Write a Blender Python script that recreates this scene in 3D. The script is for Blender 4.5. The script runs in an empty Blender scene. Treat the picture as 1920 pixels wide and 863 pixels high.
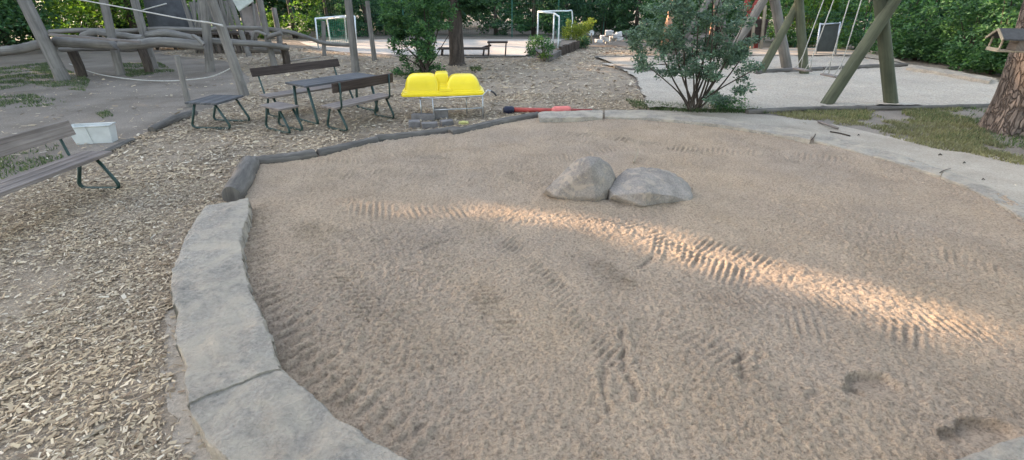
import bpy, math, random
import numpy as np
from mathutils import Vector, Matrix
random.seed(7); rng = np.random.default_rng(11)
R = math.radians
# ------------------------------------------------------------------ camera
F = 850.0; PITCH = R(27.25); CH = 2.05
sp_, cp_ = math.sin(PITCH), math.cos(PITCH)
sc = bpy.context.scene
col = sc.collection
cam = bpy.data.cameras.new('camera'); camo = bpy.data.objects.new('camera', cam); col.objects.link(camo)
cam.sensor_width = 36; cam.lens = 36 * F / 1920; cam.clip_end = 800; cam.clip_start = .05
camo.location = (0, 0, CH); camo.rotation_euler = (R(90) - PITCH, 0, 0)
sc.camera = camo
# ------------------------------------------------------------------ world, sun, exposure
SUN_EL = R(16); SUN_AZ = (-.902, .431)          # horizontal direction towards the sun
SUNV = np.array([SUN_AZ[0] * math.cos(SUN_EL), SUN_AZ[1] * math.cos(SUN_EL), math.sin(SUN_EL)])
w = bpy.data.worlds.new('World'); sc.world = w; w.use_nodes = True
nt = w.node_tree
sky = nt.nodes.new('ShaderNodeTexSky'); sky.sky_type = 'NISHITA'; sky.sun_disc = False
sky.sun_elevation = SUN_EL; sky.sun_rotation = math.atan2(SUN_AZ[0], SUN_AZ[1]); sky.dust_density = 2.5; sky.air_density = 1.0; sky.ozone_density = .6
hs = nt.nodes.new('ShaderNodeHueSaturation'); hs.inputs['Saturation'].default_value = .72   # thin summer haze
nt.links.new(sky.outputs[0], hs.inputs['Color']); nt.links.new(hs.outputs[0], nt.nodes['Background'].inputs[0]); nt.nodes['Background'].inputs[1].default_value = .15
sl = bpy.data.lights.new('sun', 'SUN'); sl.energy = 2.35; sl.angle = R(.5); sl.color = (1, .72, .48)
so = bpy.data.objects.new('sun', sl); col.objects.link(so)
so.rotation_euler = Vector(SUNV).to_track_quat('Z', 'Y').to_euler(); so.location = (-20, 10, 20)
sc.view_settings.view_transform = 'Standard'; sc.view_settings.look = 'None'
sc.view_settings.gamma = 1; sc.view_settings.exposure = 2.68
sc.cycles.max_bounces = 6; sc.cycles.transparent_max_bounces = 6

# ------------------------------------------------------------------ pixel (1920x863) -> world
def ray(px, py):
    u = 431.5 - py
    return np.array([px - 960.0, F * cp_ + u * sp_, -F * sp_ + u * cp_])
def G(px, py, z=0.0):
    r = ray(px, py); t = (z - CH) / r[2]; return Vector((r[0] * t, r[1] * t, z))
def AT(px, py, Y):
    r = ray(px, py); t = Y / r[1]; return Vector((r[0] * t, Y, CH + r[2] * t))
# ------------------------------------------------------------------ noise
def vnoise(x, y, seed=0):
    r = np.random.default_rng(seed).random((256, 256))
    xi = np.floor(x).astype(int); yi = np.floor(y).astype(int)
    fx = x - xi; fy = y - yi; fx = fx * fx * (3 - 2 * fx); fy = fy * fy * (3 - 2 * fy)
    a = r[xi & 255, yi & 255]; b = r[(xi + 1) & 255, yi & 255]; c = r[xi & 255, (yi + 1) & 255]; d = r[(xi + 1) & 255, (yi + 1) & 255]
    return (a * (1 - fx) + b * fx) * (1 - fy) + (c * (1 - fx) + d * fx) * fy - .5
def inpoly(x, y, P):
    ins = np.zeros(x.shape, bool); n = len(P); j = n - 1
    for i in range(n):
        xi, yi = P[i][0], P[i][1]; xj, yj = P[j][0], P[j][1]
        c = ((yi > y) != (yj > y)) & (x < (xj - xi) * (y - yi) / ((yj - yi) or 1e-9) + xi)
        ins ^= c; j = i
    return ins
def polydist(x, y, P, closed=False):
    d = np.full(x.shape, 1e9); s = np.zeros(x.shape); acc = 0; lat = np.zeros(x.shape)
    n = len(P)
    for i in range(n if closed else n - 1):
        a = P[i]; b = P[(i + 1) % n]; ex, ey = b[0] - a[0], b[1] - a[1]; L = math.hypot(ex, ey) or 1e-9
        t = ((x - a[0]) * ex + (y - a[1]) * ey) / L / L; tc = np.clip(t, 0, 1)
        dd = np.hypot(x - a[0] - tc * ex, y - a[1] - tc * ey)
        m = dd < d; d = np.where(m, dd, d); s = np.where(m, acc + tc * L, s)
        lat = np.where(m, ((x - a[0]) * ey - (y - a[1]) * ex) / L, lat); acc += L
    return d, s, lat
# ------------------------------------------------------------------ materials
MATS = {}
def nodes(name):
    m = bpy.data.materials.new(name); m.use_nodes = True; t = m.node_tree
    b = t.nodes['Principled BSDF']; MATS[name] = m
    return m, t, b
def N(t, kind, **kw):
    n = t.nodes.new(kind)
    for k, v in kw.items():
        if k in n.inputs: n.inputs[k].default_value = v
        else: setattr(n, k, v)
    return n
def ramp(t, fac, stops):
    r = t.nodes.new('ShaderNodeValToRGB'); e = r.color_ramp.elements
    while len(e) < len(stops): e.new(.5)
    for i, (p, c) in enumerate(stops):
        e[i].position = p; e[i].color = (*c, 1)
    t.links.new(fac, r.inputs[0]); return r.outputs[0]
def mixc(t, fac, a, b, mode='MIX'):
    m = t.nodes.new('ShaderNodeMix'); m.data_type = 'RGBA'; m.blend_type = mode
    for s, v in ((m.inputs[0], fac), (m.inputs[6], a), (m.inputs[7], b)):
        if hasattr(v, 'is_linked'): t.links.new(v, s)
        elif isinstance(v, (int, float)): s.default_value = v
        else: s.default_value = (*v, 1)
    return m.outputs[2]
def noise(t, vec, scale, detail=4, rough=.6, dist=0):
    n = N(t, 'ShaderNodeTexNoise', Scale=scale, Detail=detail, Roughness=rough, Distortion=dist)
    if vec is not None: t.links.new(vec, n.inputs['Vector'])
    return n.outputs[0]
def bump(t, b, h, strength=.5, dist=.01, prev=None):
    n = N(t, 'ShaderNodeBump', Strength=strength, Distance=dist); t.links.new(h, n.inputs['Height'])
    if prev is not None: t.links.new(prev, n.inputs['Normal'])
    t.links.new(n.outputs[0], b.inputs['Normal']); return n.outputs[0]
def objc(t): return N(t, 'ShaderNodeTexCoord').outputs['Object']
def geo(t): return N(t, 'ShaderNodeNewGeometry').outputs['Position']

def mat_simple(name, c, rough=.7, metal=0, var=.25, sc_=8, bs=.2, bd=.004, spec=.4):
    m, t, b = nodes(name); v = geo(t)
    n = noise(t, v, sc_, 5)
    lo = tuple(x * (1 - var) for x in c); hi = tuple(min(1, x * (1 + var)) for x in c)
    t.links.new(ramp(t, n, [(.3, lo), (.7, hi)]), b.inputs['Base Color'])
    b.inputs['Roughness'].default_value = rough; b.inputs['Metallic'].default_value = metal
    b.inputs['Specular IOR Level'].default_value = spec
    bump(t, b, noise(t, v, sc_ * 6, 4), bs, bd); return m
def mat_wood(name, dark, mid, light, rough=.85, su=26, sv=1.3, bs=.5, crack=True):
    m, t, b = nodes(name)
    uv = N(t, 'ShaderNodeTexCoord').outputs['UV']
    mp = N(t, 'ShaderNodeMapping'); mp.inputs['Scale'].default_value = (su, sv, 1); t.links.new(uv, mp.inputs[0])
    oi = N(t, 'ShaderNodeObjectInfo'); 
    add = N(t, 'ShaderNodeVectorMath', operation='ADD'); t.links.new(mp.outputs[0], add.inputs[0])
    cm = N(t, 'ShaderNodeCombineXYZ'); mul = N(t, 'ShaderNodeMath', operation='MULTIPLY'); mul.inputs[1].default_value = 37
    t.links.new(oi.outputs['Random'], mul.inputs[0])
    for k in range(3): t.links.new(mul.outputs[0], cm.inputs[k])
    t.links.new(cm.outputs[0], add.inputs[1])
    n = noise(t, add.outputs[0], 1.0, 6, .65)
    big = noise(t, geo(t), 2.2, 3)
    c = ramp(t, n, [(.3, dark), (.5, mid), (.72, light)])
    c = mixc(t, .55, c, ramp(t, big, [(.3, (.55, .55, .55)), (.7, (1.25, 1.22, 1.18))]), 'MULTIPLY')
    t.links.new(c, b.inputs['Base Color']); b.inputs['Roughness'].default_value = rough
    b.inputs['Specular IOR Level'].default_value = .25
    bump(t, b, n, bs, .012); return m
def mat_leaf(name, c0, c1, c2, trans=.25):
    m, t, b = nodes(name)
    g = N(t, 'ShaderNodeNewGeometry')
    c = ramp(t, g.outputs['Random Per Island'], [(0, c0), (.55, c1), (1, c2)])
    big = noise(t, g.outputs['Position'], 1.1, 2)
    c = mixc(t, .6, c, ramp(t, big, [(.35, (.6, .65, .65)), (.65, (1.3, 1.25, 1.1))]), 'MULTIPLY')
    t.links.new(c, b.inputs['Base Color']); b.inputs['Roughness'].default_value = .55
    b.inputs['Specular IOR Level'].default_value = .3
    tr = N(t, 'ShaderNodeBsdfTranslucent'); ms = N(t, 'ShaderNodeMixShader'); ms.inputs[0].default_value = trans
    br = mixc(t, 1.0, c, (1.5, 1.7, .8), 'MULTIPLY')
    t.links.new(br, tr.inputs[0]); t.links.new(b.outputs[0], ms.inputs[1]); t.links.new(tr.outputs[0], ms.inputs[2])
    out = t.nodes['Material Output']; t.links.new(ms.outputs[0], out.inputs[0]); return m

# sand
m, t, b = nodes('sand'); v = geo(t)
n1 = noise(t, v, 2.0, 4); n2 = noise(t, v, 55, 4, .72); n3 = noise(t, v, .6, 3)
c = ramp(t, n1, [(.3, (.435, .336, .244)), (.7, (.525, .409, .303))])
c = mixc(t, .8, c, ramp(t, n2, [(.38, (.56, .54, .52)), (.5, (1, 1, 1)), (.70, (1.26, 1.24, 1.2))]), 'MULTIPLY')  # grain pits darkened in the colour, standing in for occlusion between grains
c = mixc(t, .7, c, ramp(t, n3, [(.35, (.86, .87, .92)), (.65, (1.08, 1.03, .97))]), 'MULTIPLY')
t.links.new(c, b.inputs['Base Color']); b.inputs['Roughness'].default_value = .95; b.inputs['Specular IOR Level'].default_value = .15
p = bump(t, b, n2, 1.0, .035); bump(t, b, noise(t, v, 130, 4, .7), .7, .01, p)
# earth (dark grey-brown forest soil)
def mat_ground(name, lo, hi, sc1=1.5, sc2=45, light=None, thr=.68, bs=.5, leaf=None):
    m, t, b = nodes(name); v = geo(t)
    c = ramp(t, noise(t, v, sc1, 5), [(.3, lo), (.7, hi)])
    c = mixc(t, .7, c, ramp(t, noise(t, v, sc2, 4, .7), [(.3, (.55, .55, .55)), (.7, (1.35, 1.33, 1.3))]), 'MULTIPLY')
    if light:
        c = mixc(t, ramp(t, noise(t, v, 30, 2, .5), [(thr, (0, 0, 0)), (thr + .03, (1, 1, 1))]), c, light)
    t.links.new(c, b.inputs['Base Color']); b.inputs['Roughness'].default_value = .95; b.inputs['Specular IOR Level'].default_value = .15
    bump(t, b, noise(t, v, sc2, 5, .7), bs, .02); return m
mat_ground('earth', (.15, .125, .102), (.26, .222, .185), .9, 40, (.42, .38, .33), .70)
mat_ground('mulch', (.22, .175, .13), (.35, .285, .215), 1.3, 55, (.45, .37, .28), .64, .6)
mat_ground('sandy_dirt', (.30, .255, .205), (.42, .365, .30), 1.5, 60, (.2, .15, .11), .72, .4)
mat_ground('gravel', (.37, .325, .27), (.47, .415, .345), .7, 26, (.24, .22, .20), .62, 1)
mat_ground('court', (.42, .37, .32), (.54, .48, .42), .5, 30, None, .7, .1)
mat_ground('stone', (.28, .25, .215), (.42, .375, .32), 2.0, 35, None, .7, 1.0)
mat_ground('boulder', (.20, .175, .155), (.33, .29, .255), 3.0, 60, None, .7, .35)
mat_ground('white_stone', (.40, .40, .40), (.62, .61, .6), 4, 40, None, .7, .4)
# extra sand drift on the big blocks
m = MATS['stone']; t = m.node_tree; b = t.nodes['Principled BSDF']
old = b.inputs['Base Color'].links[0].from_socket
c = mixc(t, ramp(t, noise(t, geo(t), 3.1, 5, .65, .6), [(.44, (0, 0, 0)), (.60, (.85, .85, .85))]), old, (.46, .395, .315))
t.links.new(c, b.inputs['Base Color'])
m3 = MATS['boulder']; t3 = m3.node_tree; b3 = t3.nodes['Principled BSDF']; tb3 = N(t3, 'ShaderNodeBump', Strength=.9, Distance=.04); t3.links.new(noise(t3, geo(t3), 9, 9, .7), tb3.inputs['Height']); t3.links.new(tb3.outputs[0], b3.inputs['Normal'].links[0].from_node.inputs['Normal'])
old3 = b3.inputs['Base Color'].links[0].from_socket; t3.links.new(mixc(t3, ramp(t3, noise(t3, geo(t3), 4, 6, .7, 1.2), [(.52, (0, 0, 0)), (.60, (.7, .7, .7))]), old3, (.40, .33, .26)), b3.inputs['Base Color'])
tb = N(t, 'ShaderNodeBump', Strength=.9, Distance=.05); t.links.new(noise(t, geo(t), 7, 9, .72), tb.inputs['Height'])
pb_ = b.inputs['Normal'].links[0].from_node; t.links.new(tb.outputs[0], pb_.inputs['Normal'])
# wood chips
m, t, b = nodes('chip'); g = N(t, 'ShaderNodeNewGeometry')
c = ramp(t, g.outputs['Random Per Island'], [(0, (.19, .14, .10)), (.2, (.31, .24, .168)), (.5, (.41, .33, .230)), (.8, (.52, .42, .29)), (1, (.66, .58, .46))])
c = mixc(t, .7, c, ramp(t, noise(t, g.outputs['Position'], .9, 3), [(.35, (.70, .72, .76)), (.65, (1.1, 1.02, .92))]), 'MULTIPLY')
t.links.new(c, b.inputs['Base Color']); b.inputs['Roughness'].default_value = .85; b.inputs['Specular IOR Level'].default_value = .2
mat_wood('grey_wood', (.12, .11, .10), (.185, .17, .155), (.25, .23, .205), su=20, sv=1.0, bs=.35)
mat_wood('tan_log', (.16, .13, .095), (.30, .25, .185), (.40, .34, .26))
mat_wood('green_log', (.065, .072, .05), (.095, .102, .068), (.14, .145, .10), su=18, sv=.8, bs=.3)
mat_wood('dark_wood', (.025, .018, .015), (.05, .037, .032), (.085, .065, .058))
mat_wood('plank', (.11, .09, .08), (.19, .16, .145), (.28, .245, .22), su=34, sv=1.0)
mat_wood('slate_board', (.05, .05, .053), (.09, .09, .095), (.14, .14, .145), su=34, sv=1.0)
mat_wood('bark_dark', (.03, .024, .02), (.07, .055, .045), (.12, .095, .08), su=14, sv=2.2, bs=1)
mat_wood('border_wood', (.065, .058, .052), (.125, .112, .10), (.20, .18, .16), su=14, sv=1.5, bs=.8)
mat_simple('green_steel', (.016, .042, .036), .45, .0, .3)
mat_simple('galvanised', (.42, .43, .44), .4, .8, .2)
mat_simple('white_paint', (.60, .64, .64), .5, 0, .15)
mat_simple('yellow_plastic', (.82, .62, .012), .38, 0, .07, 3, .05, .002, .5)
mat_simple('rust_red', (.35, .055, .045), .55, 0, .25)
mat_simple('pink_foam', (.62, .17, .15), .8, 0, .15)
mat_simple('navy_cap', (.012, .014, .035), .5, 0, .2)
mat_simple('white_plastic', (.52, .52, .50), .45, 0, .12, 5, .05)
mat_simple('concrete_block', (.17, .155, .15), .9, 0, .3, 12, .5)
mat_simple('rope', (.42, .40, .36), .9, 0, .25, 40)
mat_simple('black_rubber', (.02, .02, .022), .6, 0, .2)
mat_simple('tarp', (.26, .22, .20), .8, 0, .2, 4)
mat_simple('dark_cloth', (.05, .05, .052), .9, 0, .35, 3)
mat_simple('roof_sheet', (.40, .40, .34), .6, 0, .25, 5)
mat_simple('panel_dark', (.07, .075, .07), .6, 0, .2)
mat_simple('net_green', (.03, .22, .14), .6, 0, .2)
mat_simple('fence_green', (.02, .10, .075), .5, 0, .2)
mat_simple('peach_bark', (.42, .24, .16), .9, 0, .35, 6, .7, .02)
mat_simple('roof_felt', (.06, .06, .062), .9, 0, .3, 20, .4)
mat_simple('lime', (.50, .46, .16), .6, 0, .2)
mat_leaf('leaf_dark', (.022, .050, .030), (.042, .10, .050), (.085, .17, .07))
mat_leaf('leaf_mid', (.028, .068, .034), (.06, .14, .06), (.12, .23, .08), .3)
mat_leaf('leaf_light', (.045, .10, .022), (.10, .19, .035), (.20, .30, .06), .4)
mat_leaf('leaf_yellow', (.10, .15, .025), (.22, .27, .05), (.38, .38, .09), .35)
mat_leaf('leaf_blue', (.06, .098, .078), (.105, .17, .125), (.17, .245, .175), .2)
mat_leaf('grass', (.04, .06, .03), (.075, .11, .05), (.15, .17, .09), .3)
mat_leaf('dry_grass', (.14, .12, .07), (.20, .185, .10), (.28, .26, .16), .2)
# pine bark
m, t, b = nodes('pine_bark'); v = geo(t)
mp = N(t, 'ShaderNodeMapping'); mp.inputs['Scale'].default_value = (1, 1, .30); t.links.new(v, mp.inputs[0])
dn = N(t, 'ShaderNodeTexNoise', Scale=5.0, Detail=4.0); t.links.new(mp.outputs[0], dn.inputs['Vector'])
ds = N(t, 'ShaderNodeVectorMath', operation='MULTIPLY_ADD'); ds.inputs[1].default_value = (.30, .30, .30)
t.links.new(dn.outputs[1], ds.inputs[0]); t.links.new(mp.outputs[0], ds.inputs[2])
vo = N(t, 'ShaderNodeTexVoronoi', Scale=15.0, feature='DISTANCE_TO_EDGE'); t.links.new(ds.outputs[0], vo.inputs['Vector'])
vc = N(t, 'ShaderNodeTexVoronoi', Scale=15.0); t.links.new(ds.outputs[0], vc.inputs['Vector'])
sep = N(t, 'ShaderNodeSeparateColor'); t.links.new(vc.outputs['Color'], sep.inputs[0])
c = ramp(t, sep.outputs[0], [(0, (.12, .10, .09)), (.5, (.19, .15, .13)), (1, (.28, .215, .18))])
c = mixc(t, .6, c, ramp(t, noise(t, mp.outputs[0], 40, 5, .7), [(.3, (.55, .55, .55)), (.7, (1.3, 1.3, 1.3))]), 'MULTIPLY')
e = ramp(t, vo.outputs['Distance'], [(.0, (0, 0, 0)), (.13, (1, 1, 1))])
c = mixc(t, mixc(t, .35, e, (.9, .9, .9)), (.06, .045, .038), c)
t.links.new(c, b.inputs['Base Color']); b.inputs['Roughness'].default_value = .95; b.inputs['Specular IOR Level'].default_value = .1
p = bump(t, b, e, 1, .03); bump(t, b, noise(t, mp.outputs[0], 50, 5, .7), .6, .01, p)

# ------------------------------------------------------------------ object helpers
ORG = {}
def tag(o, label=None, cat=None, group=None, kind=None):
    if label: o['label'] = label
    if cat: o['category'] = cat
    if group: o['group'] = group
    if kind: o['kind'] = kind
    return o
def thing(name, loc, label, cat, group=None, rz=0):
    o = bpy.data.objects.new(name, None); col.objects.link(o); o.empty_display_size = .1
    o.location = loc; o.rotation_euler.z = rz; ORG[o.name] = Vector(loc); tag(o, label, cat, group); return o
def link(name, me, parent, mat):
    o = bpy.data.objects.new(name, me); col.objects.link(o)
    if mat: me.materials.append(MATS[mat])
    if parent is not None:
        o.parent = parent; ORG[o.name] = ORG[parent.name]
    return o
class MB:
    """collects shapes in world (or local) coordinates, build() links ONE mesh object"""
    def __init__(s): s.v = []; s.f = []; s.uv = []
    def add(s, vs, fs, uvs=None):
        n = len(s.v); s.v += [Vector(p) for p in vs]
        for i, f in enumerate(fs):
            s.f.append([n + k for k in f]); s.uv.append(uvs[i] if uvs else [(vs[k][0], vs[k][2]) for k in f])
        return s
    def box(s, c, d, M=None, j=0.0, bev=0.0):
        c = Vector(c); dx, dy, dz = [x / 2 for x in d]; M = M or Matrix.Identity(3)
        big = max(range(3), key=lambda k: d[k]); o = [k for k in range(3) if k != big]
        if bev > 0:
            P = []
            for sx in (-1, 1):
                for sy in (-1, 1):
                    for sz in (-1, 1):
                        for ax in range(3):
                            q = [sx * dx, sy * dy, sz * dz]
                            for k in range(3):
                                if k != ax: q[k] -= math.copysign(bev, q[k])
                            P.append(Vector(q))
            import bmesh
            bm = bmesh.new(); [bm.verts.new(p + Vector([random.uniform(-j, j) for _ in range(3)])) for p in P]
            r = bmesh.ops.convex_hull(bm, input=bm.verts); bm.verts.index_update()
            L = [v.co.copy() for v in bm.verts]; fs = [[v.index for v in f.verts] for f in bm.faces]; bm.free()
        else:
            L = [Vector((x * dx, y * dy, z * dz)) + Vector([random.uniform(-j, j) for _ in range(3)]) for x in (-1, 1) for y in (-1, 1) for z in (-1, 1)]
            fs = [(0, 1, 3, 2), (4, 6, 7, 5), (0, 4, 5, 1), (2, 3, 7, 6), (0, 2, 6, 4), (1, 5, 7, 3)]
        uvs = [[(L[k][o[0]] + L[k][o[1]], L[k][big]) for k in f] for f in fs]
        return s.add([c + M @ p for p in L], fs, uvs)
    def beam(s, a, b, wdt, hgt, up=(0, 0, 1), bev=.004):
        a = Vector(a); b = Vector(b); d = b - a; x = d.normalized(); y = Vector(up).cross(x).normalized(); z = x.cross(y)
        M = Matrix((x, y, z)).transposed(); return s.box((a + b) / 2, (d.length, wdt, hgt), M, 0, bev)
    def tube(s, P, rad, n=10, wob=0.0, caps=True, closed=False):
        P = [Vector(p) for p in P]; m = len(P)
        if not hasattr(rad, '__len__'): rad = [rad] * m
        T = []
        for i in range(m):
            if closed: t_ = P[(i + 1) % m] - P[i - 1]
            else: t_ = P[min(i + 1, m - 1)] - P[max(i - 1, 0)]
            T.append(t_.normalized())
        nx = T[0].orthogonal().normalized(); vs = []; L = 0; LL = []
        ph = [random.uniform(0, 6.28) for _ in range(3)]
        for i in range(m):
            nx = (nx - T[i] * nx.dot(T[i])).normalized(); ny = T[i].cross(nx)
            if i: L += (P[i] - P[i - 1]).length
            LL.append(L)
            for k in range(n):
                a = 2 * math.pi * k / n
                r = rad[i] * (1 + wob * (math.sin(3 * a + ph[0] + L * 2) * .5 + math.sin(5 * a + ph[1] - L * 5) * .3 + random.uniform(-.5, .5) * .5))
                vs.append(P[i] + nx * math.cos(a) * r + ny * math.sin(a) * r)
        fs = []; uvs = []; rr = range(m if closed else m - 1)
        for i in rr:
            j = (i + 1) % m; c = 2 * math.pi * rad[i]
            for k in range(n):
                k2 = (k + 1) % n
                fs.append((i * n + k, i * n + k2, j * n + k2, j * n + k))
                l2 = LL[j] if j > i else LL[i] + .1
                uvs.append([(k / n * c, LL[i]), ((k + 1) / n * c, LL[i]), ((k + 1) / n * c, l2), (k / n * c, l2)])
        if caps and not closed:
            for i in (0, m - 1):
                f = list(range(i * n, i * n + n)); f = f[::-1] if i == 0 else f
                fs.append(f); uvs.append([(vs[k].x, vs[k].z) for k in f])
        return s.add(vs, fs, uvs)
    def build(s, name, mat, parent=None, smooth=False, local=False, angle=None):
        me = bpy.data.meshes.new(name)
        org = Vector((0, 0, 0)) if (local or parent is None) else ORG[parent.name]
        me.from_pydata([p - org for p in s.v], [], s.f); uvl = me.uv_layers.new(name='UVMap')
        uvl.data.foreach_set('uv', [c for f in s.uv for p in f for c in p])
        if smooth:
            me.polygons.foreach_set('use_smooth', [True] * len(s.f))
            if angle: 
                me.update(); me.set_sharp_from_angle(angle=R(angle))
        me.update(); return link(name, me, parent, mat)
def npmesh(name, V, Q, mat, parent=None, smooth=False):
    """fast mesh from numpy: V (n,3), Q (m,k)"""
    V = np.asarray(V, np.float32).copy()
    if parent is not None: V -= np.array(ORG[parent.name], np.float32)
    me = bpy.data.meshes.new(name); k = Q.shape[1]
    me.vertices.add(len(V)); me.vertices.foreach_set('co', V.ravel())
    me.loops.add(Q.size); me.loops.foreach_set('vertex_index', Q.ravel().astype(np.int32))
    me.polygons.add(len(Q)); me.polygons.foreach_set('loop_start', np.arange(0, Q.size, k, dtype=np.int32))
    me.polygons.foreach_set('use_smooth', np.full(len(Q), smooth))
    me.update(calc_edges=True); me.validate(); return link(name, me, parent, mat)
def topcurve(P, n=12):
    """Catmull-Rom through 3D points"""
    P = [Vector(p) for p in P]; out = []
    for i in range(len(P) - 1):
        p0 = P[max(i - 1, 0)]; p1 = P[i]; p2 = P[i + 1]; p3 = P[min(i + 2, len(P) - 1)]
        for k in range(n):
            t_ = k / n
            out.append(.5 * ((2 * p1) + (p2 - p0) * t_ + (2 * p0 - 5 * p1 + 4 * p2 - p3) * t_ ** 2 + (3 * p1 - p0 - 3 * p2 + p3) * t_ ** 3))
    out.append(P[-1]); return out

# ------------------------------------------------------------------ where the sun gets through the crowns
def GP(L, z=0.0): return [tuple(G(x, y, z)[:2]) for x, y in L]
LIT = [  # ground areas reached by the low sun (world polygons), probability that a leaf clump on the ray is missing
    (GP([(600, 376), (900, 374), (1120, 396), (1300, 436), (1480, 486), (1700, 548), (1980, 620), (1980, 725), (1700, 645), (1500, 560), (1300, 520), (1100, 445), (900, 412), (600, 400)], .06), .93),
    (GP([(880, 76), (1010, 76), (1000, 104), (900, 104)]), .95),
    (GP([(560, 92), (740, 99), (740, 112), (560, 106)]), .95),
    (GP([(640, 78), (860, 76), (860, 100), (660, 96)]), .35),
    (GP([(1120, 92), (1230, 96), (1240, 106), (1110, 102)]), .9),
    (GP([(1120, 110), (1240, 112), (1240, 122), (1140, 120)]), .9),
    (GP([(1040, 117), (1180, 117), (1190, 145), (1060, 135)]), .6),
    (GP([(1390, 92), (1640, 97), (1640, 108), (1390, 109)]), .95)]
LITP = [(7.90, 7.40, 1.25, .34, .97), (7.98, 7.36, .98, .30, .97), (8.08, 7.3, .60, .13, .95), (8.12, 7.3, .45, .10, .9)]
b_ = G(1085, 85); LITP.append((b_.x, b_.y, .9, .9, .9))
for (px_, py_, Y_, r_) in ((1700, 5, 16.5, .55), (1800, 15, 14.5, .6), (1585, 20, 19.5, .6), (1465, 40, 23, 1.0), (1890, 60, 13.3, .5), (150, 20, 25, 1.3), (500, 25, 26, 1.6), (580, 12, 27, 1.4), (1640, 30, 18.5, .4), (1010, 10, 28, .8)):
    a_ = AT(px_, py_, Y_); LITP.append((a_.x, a_.y, a_.z, r_, .55))
def carve(P):
    """mask of leaf clumps that stay"""
    t_ = (P[:, 2] - .06) / SUNV[2]; gx = P[:, 0] - SUNV[0] * t_; gy = P[:, 1] - SUNV[1] * t_
    uu = .431 * gx + .902 * gy; vv = -.902 * gx + .431 * gy
    rr = np.clip((vnoise(uu * 2.1, vv * .6, 91) * .7 + vnoise(uu * 5.3, vv * 1.6, 92) * .45) * 1.25 + .5, 0, 1)   # the same gap passes through every layer of leaves
    keep = np.ones(len(P), bool)
    for poly, pr in LIT: keep &= ~(inpoly(gx, gy, poly) & (rr < pr))
    for x, y, z, rad, pr in LITP:
        d = P - np.array([x, y, z]); al = d @ SUNV; pp = d - al[:, None] * SUNV
        keep &= ~((np.linalg.norm(pp, axis=1) < rad) & (al > .6))
    return keep
def leafmesh(name, P, size, mat, parent=None, aspect=.55, up=.35, cv=True, thr=.8, cen=False, face=None):
    P = np.asarray(P, float)
    if cv: P = P[carve(P) | (P[:, 2] < thr)]
    n = len(P); s = size * rng.uniform(.6, 1.35, n) if np.isscalar(size) else size[:n]
    a = rng.normal(size=(n, 3)); a[:, 2] *= .6; a /= np.linalg.norm(a, axis=1)[:, None]
    if face is not None: a -= (a @ face)[:, None] * face * .8; a /= np.linalg.norm(a, axis=1)[:, None]
    nn = rng.normal(size=(n, 3)); nn[:, 2] += up * 3
    if face is not None: nn += face * 2.2
    b = np.cross(a, nn); b /= np.linalg.norm(b, axis=1)[:, None] + 1e-9
    c = np.cross(a, b)
    if cen: P = P - a * s[:, None] * .5
    L = a * s[:, None]; W = b * (s * aspect)[:, None] * .5; H = c * (s * .12)[:, None]
    V = np.stack([P, P + L * .45 + W + H, P + L, P + L * .45 - W + H], 1).reshape(-1, 3)
    Q = np.arange(n * 4).reshape(-1, 4)
    return npmesh(name, V, Q, mat, parent)
def blob(n, c, r, shell=.55, flat=None):
    d = rng.normal(size=(n, 3)); d /= np.linalg.norm(d, axis=1)[:, None]
    q = rng.uniform(shell, 1, n) ** .6; P = d * q[:, None] * np.array(r) + np.array(c)
    return P[P[:, 2] > .03]
def clumps(n, c, r, k, cr, seed=None):
    """foliage made of k leaf clumps in an ellipsoid"""
    C_ = blob(k, c, r, .35); out = []
    per = max(3, n // max(1, len(C_)))
    for q in C_: out.append(blob(per, q, np.array((cr, cr, cr * .7)) * rng.uniform(.6, 1.3), .2))
    return np.concatenate(out)

# ================================================================== SETTING
def rough_poly(P, step=.35, j=.1):
    out = []; n = len(P)
    for i in range(n):
        a = Vector(P[i][:2]); b = Vector(P[(i + 1) % n][:2]); L = (b - a).length; k = max(1, int(L / step))
        for q in range(k):
            p_ = a.lerp(b, q / k); out.append((p_.x + random.uniform(-j, j), p_.y + random.uniform(-j, j)))
    return out
def sheet(name, P, z, mat, j=.08, step=.35):
    P = rough_poly(P, step, j) if j else P
    me = bpy.data.meshes.new(name); me.from_pydata([(x, y, z) for x, y in P], [], [list(range(len(P)))])
    import bmesh
    bm = bmesh.new(); bm.from_mesh(me); bmesh.ops.triangulate(bm, faces=bm.faces)
    for f in bm.faces:
        if f.normal.z < 0: f.normal_flip()
    bm.to_mesh(me); bm.free()
    o = link(name, me, None, mat); tag(o, kind='structure'); return o
# ground: one sheet to the horizon, finer near
g = np.concatenate([[-400, -150, -60], np.arange(-36, 36.1, .6), [60, 150, 400]])
gx, gy = np.meshgrid(g, g + 10, indexing='ij'); n = len(g)
zz = np.zeros_like(gx)
idx = np.arange(n * n).reshape(n, n)
Q = np.stack([idx[:-1, :-1], idx[1:, :-1], idx[1:, 1:], idx[:-1, 1:]], -1).reshape(-1, 4)
o = npmesh('ground', np.stack([gx, gy, zz], -1).reshape(-1, 3), Q, 'earth'); tag(o, kind='structure')

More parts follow.
